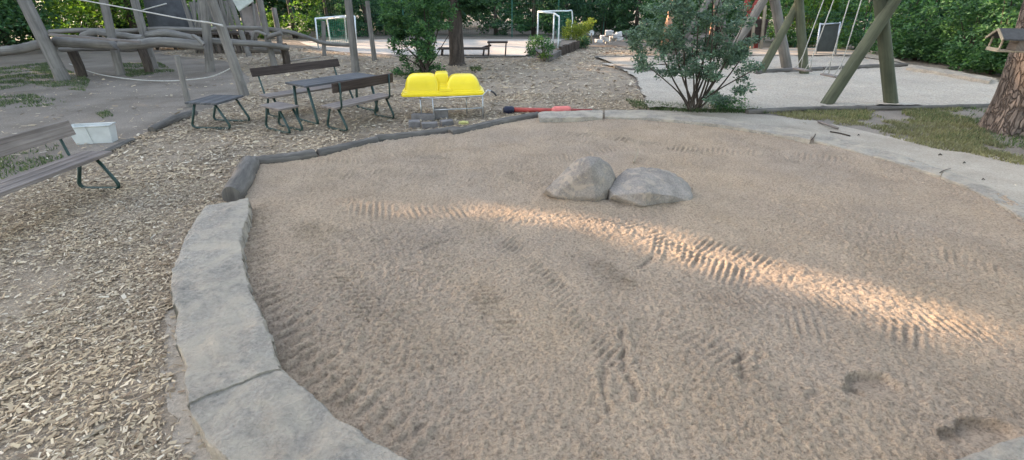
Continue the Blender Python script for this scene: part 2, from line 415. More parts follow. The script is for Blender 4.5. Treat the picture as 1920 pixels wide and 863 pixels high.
MULCH = GP([(-900, 900), (-700, 420), (0, 376), (120, 320), (170, 297), (240, 264), (322, 229), (366, 212), (455, 188), (470, 150), (440, 118), (290, 100), (330, 92), (480, 92), (560, 91), (640, 100), (740, 106), (985, 108), (1030, 112), (1090, 92), (1180, 88), (1235, 92), (1250, 108), (1120, 110), (1160, 125), (1190, 150), (1215, 206), (1050, 215), (900, 240), (700, 275), (480, 312), (450, 380), (410, 520), (410, 610), (430, 700), (470, 800), (560, 900)])
sheet('woodchip_bed', MULCH, .004, 'mulch', .06)
COURT = GP([(560, 79), (640, 75), (1060, 74), (1000, 98), (985, 105), (740, 103), (640, 98), (590, 90)])
sheet('court', COURT, .010, 'court', .02)
GRAV = GP([(1120, 122), (1270, 124), (1290, 112), (1400, 104), (1600, 104), (1705, 124), (1780, 134), (1868, 150), (1905, 199), (1600, 204), (1420, 210), (1215, 206), (1190, 150), (1160, 130)])
def relief(name, P, res, z0, mat, fn):
    P = rough_poly(P, .35, .05); x0, x1 = min(p[0] for p in P), max(p[0] for p in P); y0, y1 = min(p[1] for p in P), max(p[1] for p in P)
    X, Y = np.meshgrid(np.arange(x0, x1, res), np.arange(y0, y1, res), indexing='ij'); Z = np.maximum(z0 + fn(X, Y), .006); k = inpoly(X, Y, P)
    fm = k[:-1, :-1] & k[1:, :-1] & k[1:, 1:] & k[:-1, 1:]; idx = np.arange(X.size).reshape(X.shape)
    Q = np.stack([idx[:-1, :-1], idx[1:, :-1], idx[1:, 1:], idx[:-1, 1:]], -1)[fm]; used = np.unique(Q); re = np.zeros(X.size, int); re[used] = np.arange(len(used))
    o = npmesh(name, np.stack([X, Y, Z], -1).reshape(-1, 3)[used], re[Q], mat, None, True); tag(o, kind='structure'); return o
def grav_fn(X, Y):
    z = vnoise(X * 1.3, Y * 1.3, 81) * .03 + vnoise(X * 5, Y * 5, 82) * .03 + np.abs(vnoise(X * 11, Y * 11, 83)) * .03
    for hx, hy in ((7.45, 12.2), (7.4, 11.1)): z -= .035 * np.exp(-(((X - hx) / .7) ** 2 + ((Y - hy) / .35) ** 2))
    return z
relief('gravel_pit', GRAV, .055, .045, 'gravel', grav_fn)
SUNNY = GP([(1385, 94), (1560, 93), (1640, 98), (1700, 124), (1600, 108), (1400, 108)])
sheet('sand_strip', SUNNY, .080, 'sandy_dirt', .05)
sheet('sand_patch', GP([(1115, 109), (1250, 111), (1260, 124), (1160, 128)]), .078, 'sandy_dirt', .04)
PATH = GP([(1150, 207), (1400, 212), (1500, 222), (1700, 262), (1930, 305), (2300, 420), (2300, 620), (1920, 408), (1800, 350), (1640, 290), (1520, 262), (1300, 228), (1150, 215)])
sheet('sandy_path', PATH, .006, 'sandy_dirt', .06)
sheet('spilled_sand', GP([(308, 600), (335, 550), (400, 570), (430, 640), (470, 760), (560, 890), (350, 890), (312, 770), (296, 690)]), .009, 'sandy_dirt', .04, .12)

# ---- sand surface of the pit
SZ = .06
SPX = [(472, 372), (452, 465), (476, 560), (516, 680), (560, 728), (640, 788), (770, 866), (1000, 1010), (1500, 1010), (1780, 866), (1860, 833), (1960, 805), (2250, 700), (2200, 540), (1925, 408), (1830, 350), (1760, 322), (1650, 293), (1530, 264), (1400, 242), (1290, 226), (1180, 219), (1060, 219), (960, 226), (860, 248), (760, 264), (650, 281), (480, 312)]
SAND = GP(SPX, SZ)
cx = sum(p[0] for p in SAND) / len(SAND); cy = sum(p[1] for p in SAND) / len(SAND)
SANDX = []
for x, y in SAND:
    d_ = math.hypot(x - cx, y - cy); SANDX.append((x + (x - cx) / d_ * .10, y + (y - cy) / d_ * .10))
def axis(lo, hi, f0, f1, mid):
    out = [lo]
    while out[-1] < hi: out.append(out[-1] + (f0 if out[-1] < mid else f1))
    return np.array(out)
xs = axis(-3.6, 6.6, .013, .013, 0); ys = axis(.35, 9.9, .0115, .02, 4.2)
X, Y = np.meshgrid(xs, ys, indexing='ij')
Z = np.full(X.shape, SZ)
Z += vnoise(X * 1.1, Y * 1.1, 1) * .035 + vnoise(X * 3.1, Y * 3.1, 2) * .016
lump = vnoise(X * 12, Y * 12, 3) * .35 + np.abs(vnoise(X * 27, Y * 27, 4)) * .9 + vnoise(X * 44, Y * 44, 5) * .75 + vnoise(X * 62 + 9, Y * 62, 15) * .5
amp = .014 + .018 * np.clip(vnoise(X * .9 + 7, Y * .9, 6) + .35, 0, 1)
amp += .010 * np.exp(-((X + 1.0) ** 2 / 1.2 + (Y - 1.9) ** 2 / 1.6))
Z += lump * amp
dE, sE, _ = polydist(X, Y, SAND[0:7])
Z += -.030 * np.exp(-(dE / .22) ** 2) + .013 * np.sin(sE * 58 + 3 * vnoise(X * 3, Y * 3, 12)) * np.exp(-((dE - .12) / .14) ** 2)   # rake marks by the big blocks
dE, sE, _ = polydist(X, Y, SAND[12:27]); Z += .012 * np.exp(-(dE / .25) ** 2)
TR = [  # tyre tracks: pixel line, half width m, ridge pitch m, depth, skew
    ([(1060, 455), (1130, 500), (1195, 552)], .13, .058, .019, .5), ([(1180, 440), (1290, 480), (1420, 540)], .16, .056, .0136, -.4),
    ([(1285, 452), (1360, 472), (1460, 500)], .13, .055, .013, .2), ([(925, 325), (990, 338), (1060, 345)], .14, .07, .013, .3),
    ([(770, 290), (830, 296), (880, 300)], .12, .07, .012, .4), ([(1040, 250), (1180, 262), (1380, 300)], .14, .075, .013, .3),
    ([(830, 480), (890, 540), (980, 640)], .12, .06, .012, .5), ([(640, 392), (760, 400), (900, 398)], .16, .07, .011, -.4),
    ([(1400, 600), (1600, 610), (1800, 650)], .16, .06, .009, .3), ([(1600, 430), (1750, 470), (1900, 520)], .16, .065, .010, -.3),
    ([(620, 330), (720, 320), (850, 330)], .14, .07, .009, .4), ([(1130, 400), (1220, 440), (1330, 500)], .12, .06, .010, .3),
    ([(1330, 240), (1480, 290), (1600, 300)], .14, .075, .011, .3), ([(500, 420), (620, 430), (740, 450)], .14, .06, .008, .4)]
TR += [([(560, 420), (640, 500), (700, 610), (740, 720)], .12, .058, .010, .5), ([(900, 420), (980, 480), (1090, 600), (1180, 700)], .11, .056, .010, -.5),
       ([(1000, 300), (1200, 275), (1420, 285), (1600, 330)], .13, .07, .011, .3), ([(560, 300), (700, 300), (900, 275), (1020, 262)], .12, .07, .010, -.3),
       ([(1250, 620), (1400, 680), (1560, 760)], .13, .058, .009, .4), ([(1300, 560), (1500, 570), (1700, 600), (1900, 640)], .12, .058, .010, -.4)]
for L, hw, lam, dep, sk in TR:
    dep = dep * (1.05 if dep < .0135 else .8)
    P_ = GP(L, SZ); d, s, lat = polydist(X, Y, P_); tot = s.max()
    win = np.exp(-(d / hw) ** 4) * np.clip(s / .15, 0, 1) * np.clip((tot - s) / .15, 0, 1)
    brk = np.clip(.6 + vnoise(X * 5, Y * 5, 21) * 1.6 + vnoise(X * 17, Y * 17, 23) * .8, 0, 1)
    Z += win * (dep * 1.05 * brk * np.sin(2 * math.pi * (s + lat * sk) / lam + .8 * vnoise(X * 9, Y * 9, 22)) - .005)
for L, hw, dep in [([(1128, 690), (1130, 730), (1142, 765)], .02, .028), ([(1165, 620), (1172, 680), (1192, 745)], .022, .032), ([(1388, 662), (1400, 712)], .03, .03), ([(1392, 668), (1430, 672)], .02, .02),
                   ([(790, 470), (850, 450)], .02, .022), ([(1200, 500), (1222, 480)], .03, .03), ([(520, 330), (535, 342)], .03, .02), ([(1740, 700), (1900, 690)], .05, .008), ([(1480, 740), (1540, 746)], .05, .015)]:
    d, s, lat = polydist(X + vnoise(X * 9, Y * 9, 25) * .05, Y + vnoise(X * 8, Y * 8, 26) * .04, GP(L, SZ)); dep *= .6; hw2 = hw * np.clip(.75 + vnoise(X * 11, Y * 11, 24) * 1.7, .05, 2); Z += -dep * np.exp(-(d / hw2) ** 2) + dep * .45 * np.exp(-((d - hw * 2) / hw) ** 2)
for px, py, rx, ry, dep in [(1640, 725, .16, .12, .045), (1602, 735, .07, .05, .03), (1850, 812, .17, .10, .05), (1790, 826, .06, .06, .035)]:
    c_ = G(px, py, SZ); q = np.sqrt(((X - c_.x) / rx) ** 2 + ((Y - c_.y) / ry) ** 2) + vnoise(X * 16, Y * 16, 31) * .35
    inside = np.clip((1.0 - q) / .16, 0, 1); tilt = np.clip(.55 + (Y - c_.y) / ry * .5, .1, 1)
    Z = np.where(inside > 0, Z - inside * (dep * tilt + lump * amp * .7), Z) + .012 * np.exp(-((q - 1.12) / .15) ** 2) * (Y > c_.y)
bd, _, _ = polydist(X, Y, [G(1020, 378, SZ)[:2], G(1130, 386, SZ)[:2], G(1290, 382, SZ)[:2]]); Z += (.035 + vnoise(X * 7, Y * 7, 41) * .03) * np.exp(-(bd / .16) ** 2)
Z = np.maximum(Z, .016)
msk = inpoly(X, Y, SANDX); nx_, ny_ = X.shape
fm = msk[:-1, :-1] & msk[1:, :-1] & msk[1:, 1:] & msk[:-1, 1:]
idx = np.arange(X.size).reshape(X.shape)
Q = np.stack([idx[:-1, :-1], idx[1:, :-1], idx[1:, 1:], idx[:-1, 1:]], -1)[fm]
used = np.unique(Q); re = np.zeros(X.size, int); re[used] = np.arange(len(used)); Q = re[Q]
V = np.stack([X, Y, Z], -1).reshape(-1, 3)[used]
o = npmesh('sand', V, Q, 'sand', None, True); tag(o, kind='structure')

SPILL = GP([(308, 600), (335, 550), (400, 570), (430, 640), (470, 760), (560, 890), (350, 890), (312, 770), (296, 690)])
# ---- wood chips lying on the bed (uncountable)
def chips(n, x0, x1, y0, y1, L, seed, poly=MULCH, fade=None):
    r = np.random.default_rng(seed)
    x = r.uniform(x0, x1, n); y = r.uniform(y0, y1, n); k = inpoly(x, y, poly) & ~inpoly(x, y, SANDX)
    clump = 1.0
    dn = vnoise(x * 1.6, y * 1.6, 44) + vnoise(x * 4, y * 4, 45) * .5
    k &= (r.random(n) < .86 + dn * 1.0)
    k &= ~(inpoly(x + vnoise(x * 3, y * 3, 46) * .25, y, SPILL) & (r.random(n) < .9))
    x = x[k]; y = y[k]; n = len(x); ln = L * np.clip(r.lognormal(0, .45, n), .3, 2.2); wd = ln * r.uniform(.12, .6, n)
    a = r.uniform(0, 6.283, n); ti = r.normal(0, .16, n); ro = r.normal(0, .28, n)
    z = .010 + r.random(n) * .022 + np.abs(ln * np.sin(ti)) * .4
    A = np.stack([np.cos(a) * np.cos(ti), np.sin(a) * np.cos(ti), np.sin(ti)], 1); B = np.stack([-np.sin(a) * np.cos(ro), np.cos(a) * np.cos(ro), np.sin(ro)], 1)
    P = np.stack([x, y, z], 1); A *= ln[:, None] / 2; B *= wd[:, None] / 2
    e1 = r.uniform(.05, 1, (n, 1)); e2 = r.uniform(.05, 1, (n, 1))
    return np.stack([P - A - B * e1, P + A * r.uniform(.8, 1, (n, 1)) - B * e2, P + A + B * e1, P - A * r.uniform(.8, 1, (n, 1)) + B], 1).reshape(-1, 3)
VV = np.concatenate([chips(185000, -6.5, -.8, .5, 5.2, .024, 1), chips(120000, -9, 3.5, 5.2, 11, .038, 2), chips(60000, -14, 8, 11, 24, .065, 3)])
o = npmesh('woodchips', VV, np.arange(len(VV)).reshape(-1, 4), 'chip'); tag(o, 'loose pale woodchips covering the ground left of the sandpit', 'woodchips', kind='stuff')
# stray chips over the bare soil and path
EARTHP = GP([(-400, 380), (0, 376), (170, 297), (322, 229), (366, 212), (455, 188), (470, 150), (440, 118), (0, 130), (-500, 150)])
VV = np.concatenate([chips(2600, -13, -4, 4, 14, .05, 5, EARTHP), chips(500, 2, 12, 3, 9, .03, 6, PATH)])
o = npmesh('scattered_chips', VV, np.arange(len(VV)).reshape(-1, 4), 'chip'); tag(o, 'sparse woodchip crumbs strewn over bare soil', 'woodchips', kind='stuff')

# ---- stone blocks of the kerb
def block(name, outer, inner, z0, z1, label, mat='stone', cat='stone block', group=None, rough=.012, res=.032, tilt=0):
    """slab between two pixel polylines (outer, inner edge of its top)"""
    A = [G(x, y, z1) for x, y in outer]; B = [G(x, y, z1) for x, y in inner]
    def resample(P, m_):
        C_ = topcurve(P, 8); L = [0]
        for i in range(1, len(C_)): L.append(L[-1] + (C_[i] - C_[i - 1]).length)
        return [C_[min(len(C_) - 2, next((i for i in range(len(C_) - 1) if L[i + 1] >= q - 1e-9), len(C_) - 2))].lerp(C_[min(len(C_) - 1, next((i for i in range(len(C_) - 1) if L[i + 1] >= q - 1e-9), len(C_) - 2) + 1)], 0) for q in ([0, .003] + [L[-1] * k / (m_ - 3) for k in range(1, m_ - 3)] + [L[-1] - .003, L[-1]])]
    ln = (A[0] - A[-1]).length; m_ = max(8, int(ln / res)); A = resample(A, m_); B = resample(B, m_)
    wd = (A[m_ // 2] - B[m_ // 2]).length; k = max(4, int(wd / res))
    V = []; nr = k + 1 + 4
    for i in range(m_):
        endf = min(i, m_ - 1 - i); jit = random.uniform(-1, 1) * rough * .8
        for q in range(-2, k + 3):
            f = min(max(q / k, 0), 1); p_ = A[i].lerp(B[i], f)
            z = z1
            if q < 0 or q > k:
                out = (A[i] - B[i]).normalized() * (1 if q < 0 else -1); st = -q if q < 0 else q - k
                p_ = p_ + out * (.004 if st == 1 else .012 + jit); z = z1 - .022 if st == 1 else z0
                if st == 1: p_ = p_ + out * random.uniform(-.3, .6) * rough
            elif q in (0, k): z = z1 - .003 - random.random() * .004
            if endf == 0: z = z0
            elif endf == 1 and z > z0: z -= .004
            if z > z0:
                z += float(vnoise(np.array(p_.x * 3.0), np.array(p_.y * 3.0), 51)) * rough * 1.2 + float(vnoise(np.array(p_.x * 13.0), np.array(p_.y * 13.0), 52)) * rough
                z += round(float(vnoise(np.array(p_.x * 5.0), np.array(p_.y * 5.0), 53)) * 4 + .5) / 4 * rough * 2.0 + round(float(vnoise(np.array(p_.x * 12.0), np.array(p_.y * 12.0), 55)) * 3) / 3 * rough * .8
            en = (A[i] - B[i]).normalized() * float(vnoise(np.array(p_.x * 4.0), np.array(p_.y * 4.0), 54)) * rough * 1.6 + (A[i] - B[i]).normalized() * float(vnoise(np.array(p_.x * 17.0), np.array(p_.y * 17.0), 56)) * rough * 1.2
            if abs(q - k / 2) > k / 2 - 1.5: p_ = p_ + en
            V.append((p_.x, p_.y, z))
    idx = np.arange(m_ * nr).reshape(m_, nr)
    Q = np.stack([idx[:-1, :-1], idx[1:, :-1], idx[1:, 1:], idx[:-1, 1:]], -1).reshape(-1, 4)
    o = npmesh(name, np.array(V), Q, mat, None, True); o.data.set_sharp_from_angle(angle=R(32))
    tag(o, label, cat, group); return o
KG = 'flat stone blocks edging the sandpit'
block('kerb_block', [(384, 384), (362, 420), (340, 468), (333, 490)], [(468, 374), (462, 410), (452, 450), (452, 477)], 0, .15, 'short grey stone block beside the thick upright-lying log at the left bend', group=KG, rough=.017)
block('kerb_block', [(332, 485), (322, 520), (332, 610), (345, 690), (353, 764)], [(450, 472), (462, 520), (480, 570), (500, 630), (521, 695)], 0, .145, 'long grey stone block forming the left rim of the sand', group=KG, rough=.02)
block('kerb_block', [(352, 756), (380, 800), (420, 845), (500, 930), (600, 1010)], [(518, 688), (560, 728), (640, 788), (770, 866), (900, 960)], 0, .128, 'big stone block dusted with sand at the bottom left corner', group=KG, rough=.022)
block('kerb_block', [(2300, 830), (2000, 900), (1850, 960), (1700, 1010)], [(2250, 700), (1920, 815), (1860, 838), (1775, 868)], 0, .13, 'smooth grey block in the bottom right corner of the sandpit', group=KG)
block('kerb_block', [(1008, 211), (1060, 208), (1136, 207)], [(1012, 222), (1060, 221), (1136, 219)], 0, .13, 'pale kerb block behind the far sand edge next to the red pole', group=KG)
block('kerb_block', [(1134, 207), (1230, 208), (1330, 218), (1430, 232), (1530, 247)], [(1134, 219), (1230, 222), (1330, 232), (1430, 247), (1527, 264)], 0, .12, 'long pale curved kerb running in front of the multi-stemmed bush', group=KG)
block('kerb_block', [(1529, 247), (1600, 266), (1700, 294), (1775, 318)], [(1526, 265), (1600, 283), (1700, 310), (1768, 333)], 0, .085, 'sand-dusted kerb on the right side below the fallen twig', group=KG)
block('kerb_block', [(1771, 316), (1840, 343), (1925, 386), (2050, 450)], [(1764, 332), (1832, 360), (1915, 408), (2030, 480)], 0, .085, 'dark-edged kerb leaving the picture at the right', group=KG)

# ---- border logs
def log(name, P, r, label, mat='border_wood', cat='log', group=None, n=14, wob=.06, taper=1.0, parent=None):
    C_ = topcurve(P, 10) if len(P) > 2 else [Vector(P[0]).lerp(Vector(P[1]), k / 10) for k in range(11)]
    C_ = [p_ + Vector([random.uniform(-1, 1) * r * .06 for _ in range(3)]) for p_ in C_]
    m_ = len(C_); o = MB().tube(C_, [r * (1 - (1 - taper) * i / (m_ - 1)) * (.9 if i in (0, m_ - 1) else 1) for i in range(m_)], n, wob).build(name, mat, parent, True, angle=60)
    if parent is None: tag(o, label, cat, group)
    return o
BG = 'dark weathered logs edging the sandpit'
log('border_log', [G(436, 368, .09), G(455, 335, .1), G(470, 306, .1)], .115, 'thick short log at the left bend standing above the flat block', group=BG, n=18)
log('border_log', [G(474, 306, .06), G(530, 300, .06), G(594, 290, .06)], .085, 'dark border log starting at the left bend and running right', group=BG)
log('border_log', [G(596, 290, .06), G(650, 279, .06), G(706, 265, .06)], .085, 'dark border log below the near bench', group=BG)
log('border_log', [G(706, 263, .06), G(780, 256, .06), G(862, 246, .06)], .085, 'dark border log in front of the small pile of blocks', group=BG)
log('border_log', [G(845, 252, .06), G(880, 246, .06), G(918, 236, .06)], .09, 'short thick border log right of the block pile', group=BG)
log('border_log', [G(915, 236, .06), G(965, 226, .06), G(1010, 218, .06)], .085, 'border log meeting the pale kerb under the navy cap', group=BG)
log('soil_edge_log', [G(172, 298, .02), G(205, 282, .03), G(250, 262, .03)], .04, 'thin dark edging board between soil and chips behind the left bench', group='low edging between soil and woodchips')
log('soil_edge_log', [G(285, 245, .04), G(322, 226, .06), G(365, 212, .05)], .07, 'mossy edging log between soil and chips by the low table', group='low edging between soil and woodchips')
# gravel pit borders
PG = 'border logs around the swing gravel'
log('pit_log', [G(1400, 211, .03), G(1500, 206, .03), G(1620, 204, .03)], .06, 'dark log along the near gravel edge left of the leaning post', group=PG)
log('pit_log', [G(1622, 204, .03), G(1700, 203, .03), G(1790, 201, .03), G(1860, 199, .01)], .05, 'dark log along the near gravel edge running towards the pine', group=PG)
log('pit_log', [G(1416, 138, .05), G(1470, 134, .05), G(1540, 131, .05)], .09, 'grey log across the gravel behind the first swing seat', group=PG)
log('pit_log', [G(1542, 131, .05), G(1620, 127, .05), G(1702, 124, .05)], .09, 'grey log across the gravel ending at the stony rim', group=PG)
log('pit_log', [G(1155, 127, .04), G(1190, 133, .04), G(1290, 136, .04)], .07, 'grey log seen through the bush on the left gravel edge', group=PG)
log('pit_log', [G(1115, 109, .04), G(1180, 108, .04), G(1250, 108, .04)], .06, 'thin dark log behind the small sand patch left of the bush', group=PG)
block('pit_kerb', [(1704, 121), (1780, 132), (1868, 147)], [(1700, 127), (1776, 138), (1864, 153)], 0, .12, 'pale rough stone rim curving behind the gravel towards the pine', mat='stone', cat='kerb', rough=.02, res=.12)

# ---- boulders
def boulder(name, pts, label, z0=0.0, mat='boulder', seed=0, group=None, sub=5, cat='boulder', disp=.02, soft=14):
    import bmesh
    bm = bmesh.new(); [bm.verts.new(Vector(p_)) for p_ in pts]
    bmesh.ops.convex_hull(bm, input=bm.verts)
    lo = [v for v in bm.verts if not v.link_faces]; bmesh.ops.delete(bm, geom=lo, context='VERTS')
    bmesh.ops.triangulate(bm, faces=bm.faces)
    me = bpy.data.meshes.new(name); bm.to_mesh(me); bm.free()
    o = link(name, me, None, mat)
    bm = bmesh.new(); bm.from_mesh(me)
    for k in range(sub): bmesh.ops.subdivide_edges(bm, edges=bm.edges, cuts=1, use_grid_fill=True)
    for k in range(soft): bmesh.ops.smooth_vert(bm, verts=bm.verts, factor=.5, use_axis_x=True, use_axis_y=True, use_axis_z=True)
    bm.normal_update(); me2 = me
    from mathutils import noise as mn
    sz = max((v.co - Vector(pts[0])).length for v in bm.verts)
    for v in bm.verts:
        q = mn.noise(v.co * (3.0 / sz) + Vector((seed, 0, 0))) * disp * 1.6 + mn.noise(v.co * (9 / sz) + Vector((seed, 5, 0))) * disp * .7 + mn.noise(v.co * (26 / sz)) * disp * .25
        v.co += v.normal * q
    bm.to_mesh(me2); bm.free(); me2.polygons.foreach_set('use_smooth', [True] * len(me2.polygons)); me2.update()
    tag(o, label, cat, group); return o
RG = 'boulders lying in the sand'
def bpts(base, tops, depth):
    out = []
    for (px, py, z) in base: out.append(G(px, py, z))
    for (px, py, Y_) in tops: out.append(AT(px, py, Y_))
    return out
Y0 = G(1090, 382, SZ).y
boulder('boulder', [G(1012, 366, .0), G(1060, 388, .0), G(1112, 394, .0), G(1146, 384, .0), G(1158, 352, .0), G(1060, 345, .0),
                    AT(1024, 355, Y0 + .10), AT(1040, 339, Y0 + .14), AT(1062, 318, Y0 + .16), AT(1082, 300, Y0 + .18), AT(1103, 292, Y0 + .2), AT(1124, 294, Y0 + .22), AT(1143, 308, Y0 + .24), AT(1154, 330, Y0 + .24),
                    AT(1108, 312, Y0 + .0), AT(1118, 372, Y0 - .1), AT(1086, 306, Y0 + .45), AT(1126, 302, Y0 + .5), AT(1040, 368, Y0 - .02), AT(1145, 350, Y0 + .06)],
        'tall humped boulder with a steep right side, left of the pair in the sand', seed=3, group=RG, disp=.010, soft=9)
boulder('boulder', [G(1132, 386, .0), G(1208, 396, .0), G(1296, 380, .0), G(1290, 345, 0), G(1160, 340, 0),
                    AT(1140, 352, Y0 + .08), AT(1158, 328, Y0 + .3), AT(1176, 314, Y0 + .38), AT(1200, 311, Y0 + .4), AT(1232, 315, Y0 + .4), AT(1264, 330, Y0 + .36), AT(1286, 350, Y0 + .24), AT(1296, 368, Y0 + .06),
                    AT(1212, 362, Y0 - .14), AT(1150, 366, Y0 - .08), AT(1208, 386, Y0 - .17), AT(1292, 378, Y0 - .02), AT(1260, 366, Y0 - .08)],
        'low flat-topped boulder with a broken front face, right of the pair in the sand', seed=9, group=RG, disp=.024, soft=1)

# ================================================================== FURNITURE
def loop_frame(mb, x, wt, wb, h, r, y0=0):
    """sled-type tube end frame in the plane x: narrow at the top, wide rounded foot"""
    P = []; rc = .06
    P.append((x, y0 - wt / 2, h)); P.append((x, y0 - wb / 2 + .01, rc + .05))
    for k in range(5):
        a = math.pi + k / 4 * math.pi / 2
        P.append((x, y0 - wb / 2 + rc + rc * math.cos(a), rc + rc * math.sin(a) + r))
    for k in range(5):
        a = 1.5 * math.pi + k / 4 * math.pi / 2
        P.append((x, y0 + wb / 2 - rc + rc * math.cos(a), rc + rc * math.sin(a) + r))
    P.append((x, y0 + wb / 2 - .01, rc + .05)); P.append((x, y0 + wt / 2, h))
    mb.tube(P, r, 8)
def rect_from(top, z):
    """centre, heading, length, width of a table top from four corner pixels (left-far, left-near, right-near, right-far)"""
    p = [G(x, y, z) for x, y in top]
    c = sum(p, Vector()) / 4; d = ((p[3] + p[2]) - (p[0] + p[1])) / 2
    wv = ((p[0] + p[3]) - (p[1] + p[2])) / 2
    print('RECT', [round(q, 2) for q in (c.x, c.y, d.length, wv.length, math.degrees(math.atan2(d.y, d.x)))])
    return c, math.atan2(d.y, d.x), d.length, wv.length
def slats(mb, L, W, z, th, n, y0=0):
    for k in range(n):
        wk = W / n; mb.box((0, y0 - W / 2 + wk * (k + .5), z), (L, wk - .008, th), None, 0, .004)
def table(name, c, rz, L, W, H, label, cat, mat, ns=4, leg_r=.019, wt=None, wb=None, inset=.12, group=None):
    t_ = thing(name, (c.x, c.y, 0), label, cat, group, rz)
    mb = MB(); slats(mb, L, W, H - .016, .032, ns); mb.build('table_top' if 'table' in name else 'seat', mat, t_, local=True)
    wt = wt or W * .6; wb = wb or W * 1.15
    for s in (-1, 1):
        mb = MB(); loop_frame(mb, s * (L / 2 - inset), wt, wb, H - .03, leg_r); mb.build('leg_frame', 'green_steel', t_, True, local=True)
    mb = MB(); mb.beam((-L / 2 + inset, 0, H - .045), (L / 2 - inset, 0, H - .045), .03, .02); mb.build('under_rail', 'green_steel', t_, local=True)
    return t_
c_, rz, L, W = rect_from([(532, 154), (574, 162), (709, 142), (667, 135)], .70)
TBL = table('picnic_table', c_, rz, L, .66, .70, 'long grey wooden table with green steel legs standing between two benches', 'table', 'slate_board', 4, .025, .44, .66, .10)
TRZ = rz
c_, rz, L, W = rect_from([(479, 196), (531, 206), (567, 198), (517, 190)], .43)
table('stool', c_, rz, L, min(W, .6), .43, 'small square wooden stool in front of the long table', 'stool', 'plank', 3, .02, None, None, .06)
c_, rz, L, W = rect_from([(349, 191), (403, 195), (454, 180), (402, 176)], .47)
table('low_table', c_, rz, L, min(W, .6), .47, 'low slim-topped table next to the thin post on the left', 'table', 'slate_board', 3, .021, None, None, .08)
def bench(a, b, sh, side, label, seatmat='plank', backmat='dark_wood', inset=.12, sw=.38, bh=.17, bz=.36, lean=.16, group='park benches with green steel frames'):
    """a,b = end points of the seat's centre line; side=+1 backrest on local +y"""
    d = b - a; L = d.length; c = (a + b) / 2; rz = math.atan2(d.y, d.x)
    t_ = thing('bench', (c.x, c.y, 0), label, 'bench', group, rz)
    mb = MB(); slats(mb, L, sw, sh - .018, .036, 3); mb.build('seat', seatmat, t_, local=True)
    y1 = side * (sw / 2 + .02); y2 = side * (sw / 2 + lean)
    mb = MB(); th = math.atan2(lean, bz); M = Matrix.Rotation(-side * th * .8, 3, 'X')
    mb.box((0, y2 - side * .04, sh + bz - .02), (L, .035, bh), M, 0, .006); mb.build('backrest', backmat, t_, local=True)
    for s in (-1, 1):
        x = s * (L / 2 - inset)
        mb = MB(); loop_frame(mb, x, sw * .5, sw * 1.3, sh - .03, .021); mb.build('leg_frame', 'green_steel', t_, True, local=True)
        mb = MB(); mb.tube([(x, side * -.1, sh - .05), (x, side * (sw / 2 - .02), sh - .05), (x, y1, sh + .0), (x, y2 + side * .0, sh + bz + .05)], .016, 8); mb.build('back_support', 'green_steel', t_, True, local=True)
    return t_
# near bench: faces the table (its back to the camera)
a = (G(598, 197, .43) + G(630, 203, .43)) / 2; b = (G(706, 173, .43) + G(744, 179, .43)) / 2
bench(a, b, .43, -1, 'dark bench with its back to the viewer, between the long table and the sandpit', lean=.06, bz=.33, bh=.16)
a = (G(492, 176, .43) + G(507, 182, .43)) / 2; L_ = (b - a).length; d = Vector((math.cos(TRZ), math.sin(TRZ), 0))
bench(a + d * -.05, a + d * 1.78, .43, 1, 'dark brown bench behind the long table facing the sandpit', lean=.12, bz=.40, bh=.15)
a = (G(-60, 360, .43) + G(-60, 384, .43)) / 2; b = (G(167, 281, .43) + G(200, 283, .43)) / 2
a = G(-300, 458, .43); bb = G(183, 283, .43); d = (a - bb).normalized()
bench(bb, bb + d * 2.0, .43, -1, 'grey bench leaving the picture at the left, beside the white tub', backmat='plank', seatmat='plank', inset=.16, sw=.36, lean=.05, bz=.30, bh=.17)

# white tub
t_ = thing('storage_tub', G(175, 268), 'white plastic tub with recessed corner behind the left bench', 'tub')
c_ = G(177, 270); M = Matrix.Rotation(R(14), 3, 'Z')
mb = MB(); hw, hd, H_ = .28, .10, .27; th = .012
prof = [(-1, -1), (-.1, -1), (-.1, -.86), (.3, -.86), (.3, -1), (1, -1), (1, 1), (-1, 1)]
ring = lambda s, z: [c_ + M @ Vector((x * hw * s, y * hd * s + hd, z)) for x, y in prof]
n8 = len(prof); V = ring(.86, .0) + ring(1, H_) + ring(.95, H_) + ring(.93, H_ - .05)
fs = []
for lv in range(3):
    for k in range(n8): fs.append((lv * n8 + k, lv * n8 + (k + 1) % n8, (lv + 1) * n8 + (k + 1) % n8, (lv + 1) * n8 + k))
fs.append(list(range(3 * n8, 4 * n8))); fs.append(list(range(n8))[::-1])
mb.add(V, fs); mb.build('tub_body', 'white_plastic', t_)
mb = MB(); P = [c_ + M @ Vector((x * hw * 1.02, y * hd * 1.03 + hd, H_)) for x, y in prof]; mb.tube(P, .011, 6, closed=True); mb.build('rim', 'white_plastic', t_, True)

# ---- yellow plastic shell on a tube trolley
def rring(cx, cy, hx, hy, r, z, n=6):
    out = []
    for q, (sx, sy) in enumerate(((1, 1), (-1, 1), (-1, -1), (1, -1))):
        for k in range(n + 1):
            a = (q + k / n) * math.pi / 2; out.append((cx + sx * (hx - r) + r * math.cos(a), cy + sy * (hy - r) + r * math.sin(a), z))
    return out
def rblock(mb, cx, cy, hx, hy, r, prof, M, O):
    """prof: (inset, z) levels from bottom to top"""
    V = []; n = 28
    for ins, z in prof: V += [O + M @ Vector(p_) for p_ in rring(cx, cy, hx - ins, hy - ins, max(.01, r - ins * .3), z)]
    fs = []
    for l in range(len(prof) - 1):
        for k in range(n): fs.append((l * n + k, l * n + (k + 1) % n, (l + 1) * n + (k + 1) % n, (l + 1) * n + k))
    fs.append(list(range((len(prof) - 1) * n, len(prof) * n))); fs.append(list(range(n))[::-1]); mb.add(V, fs)
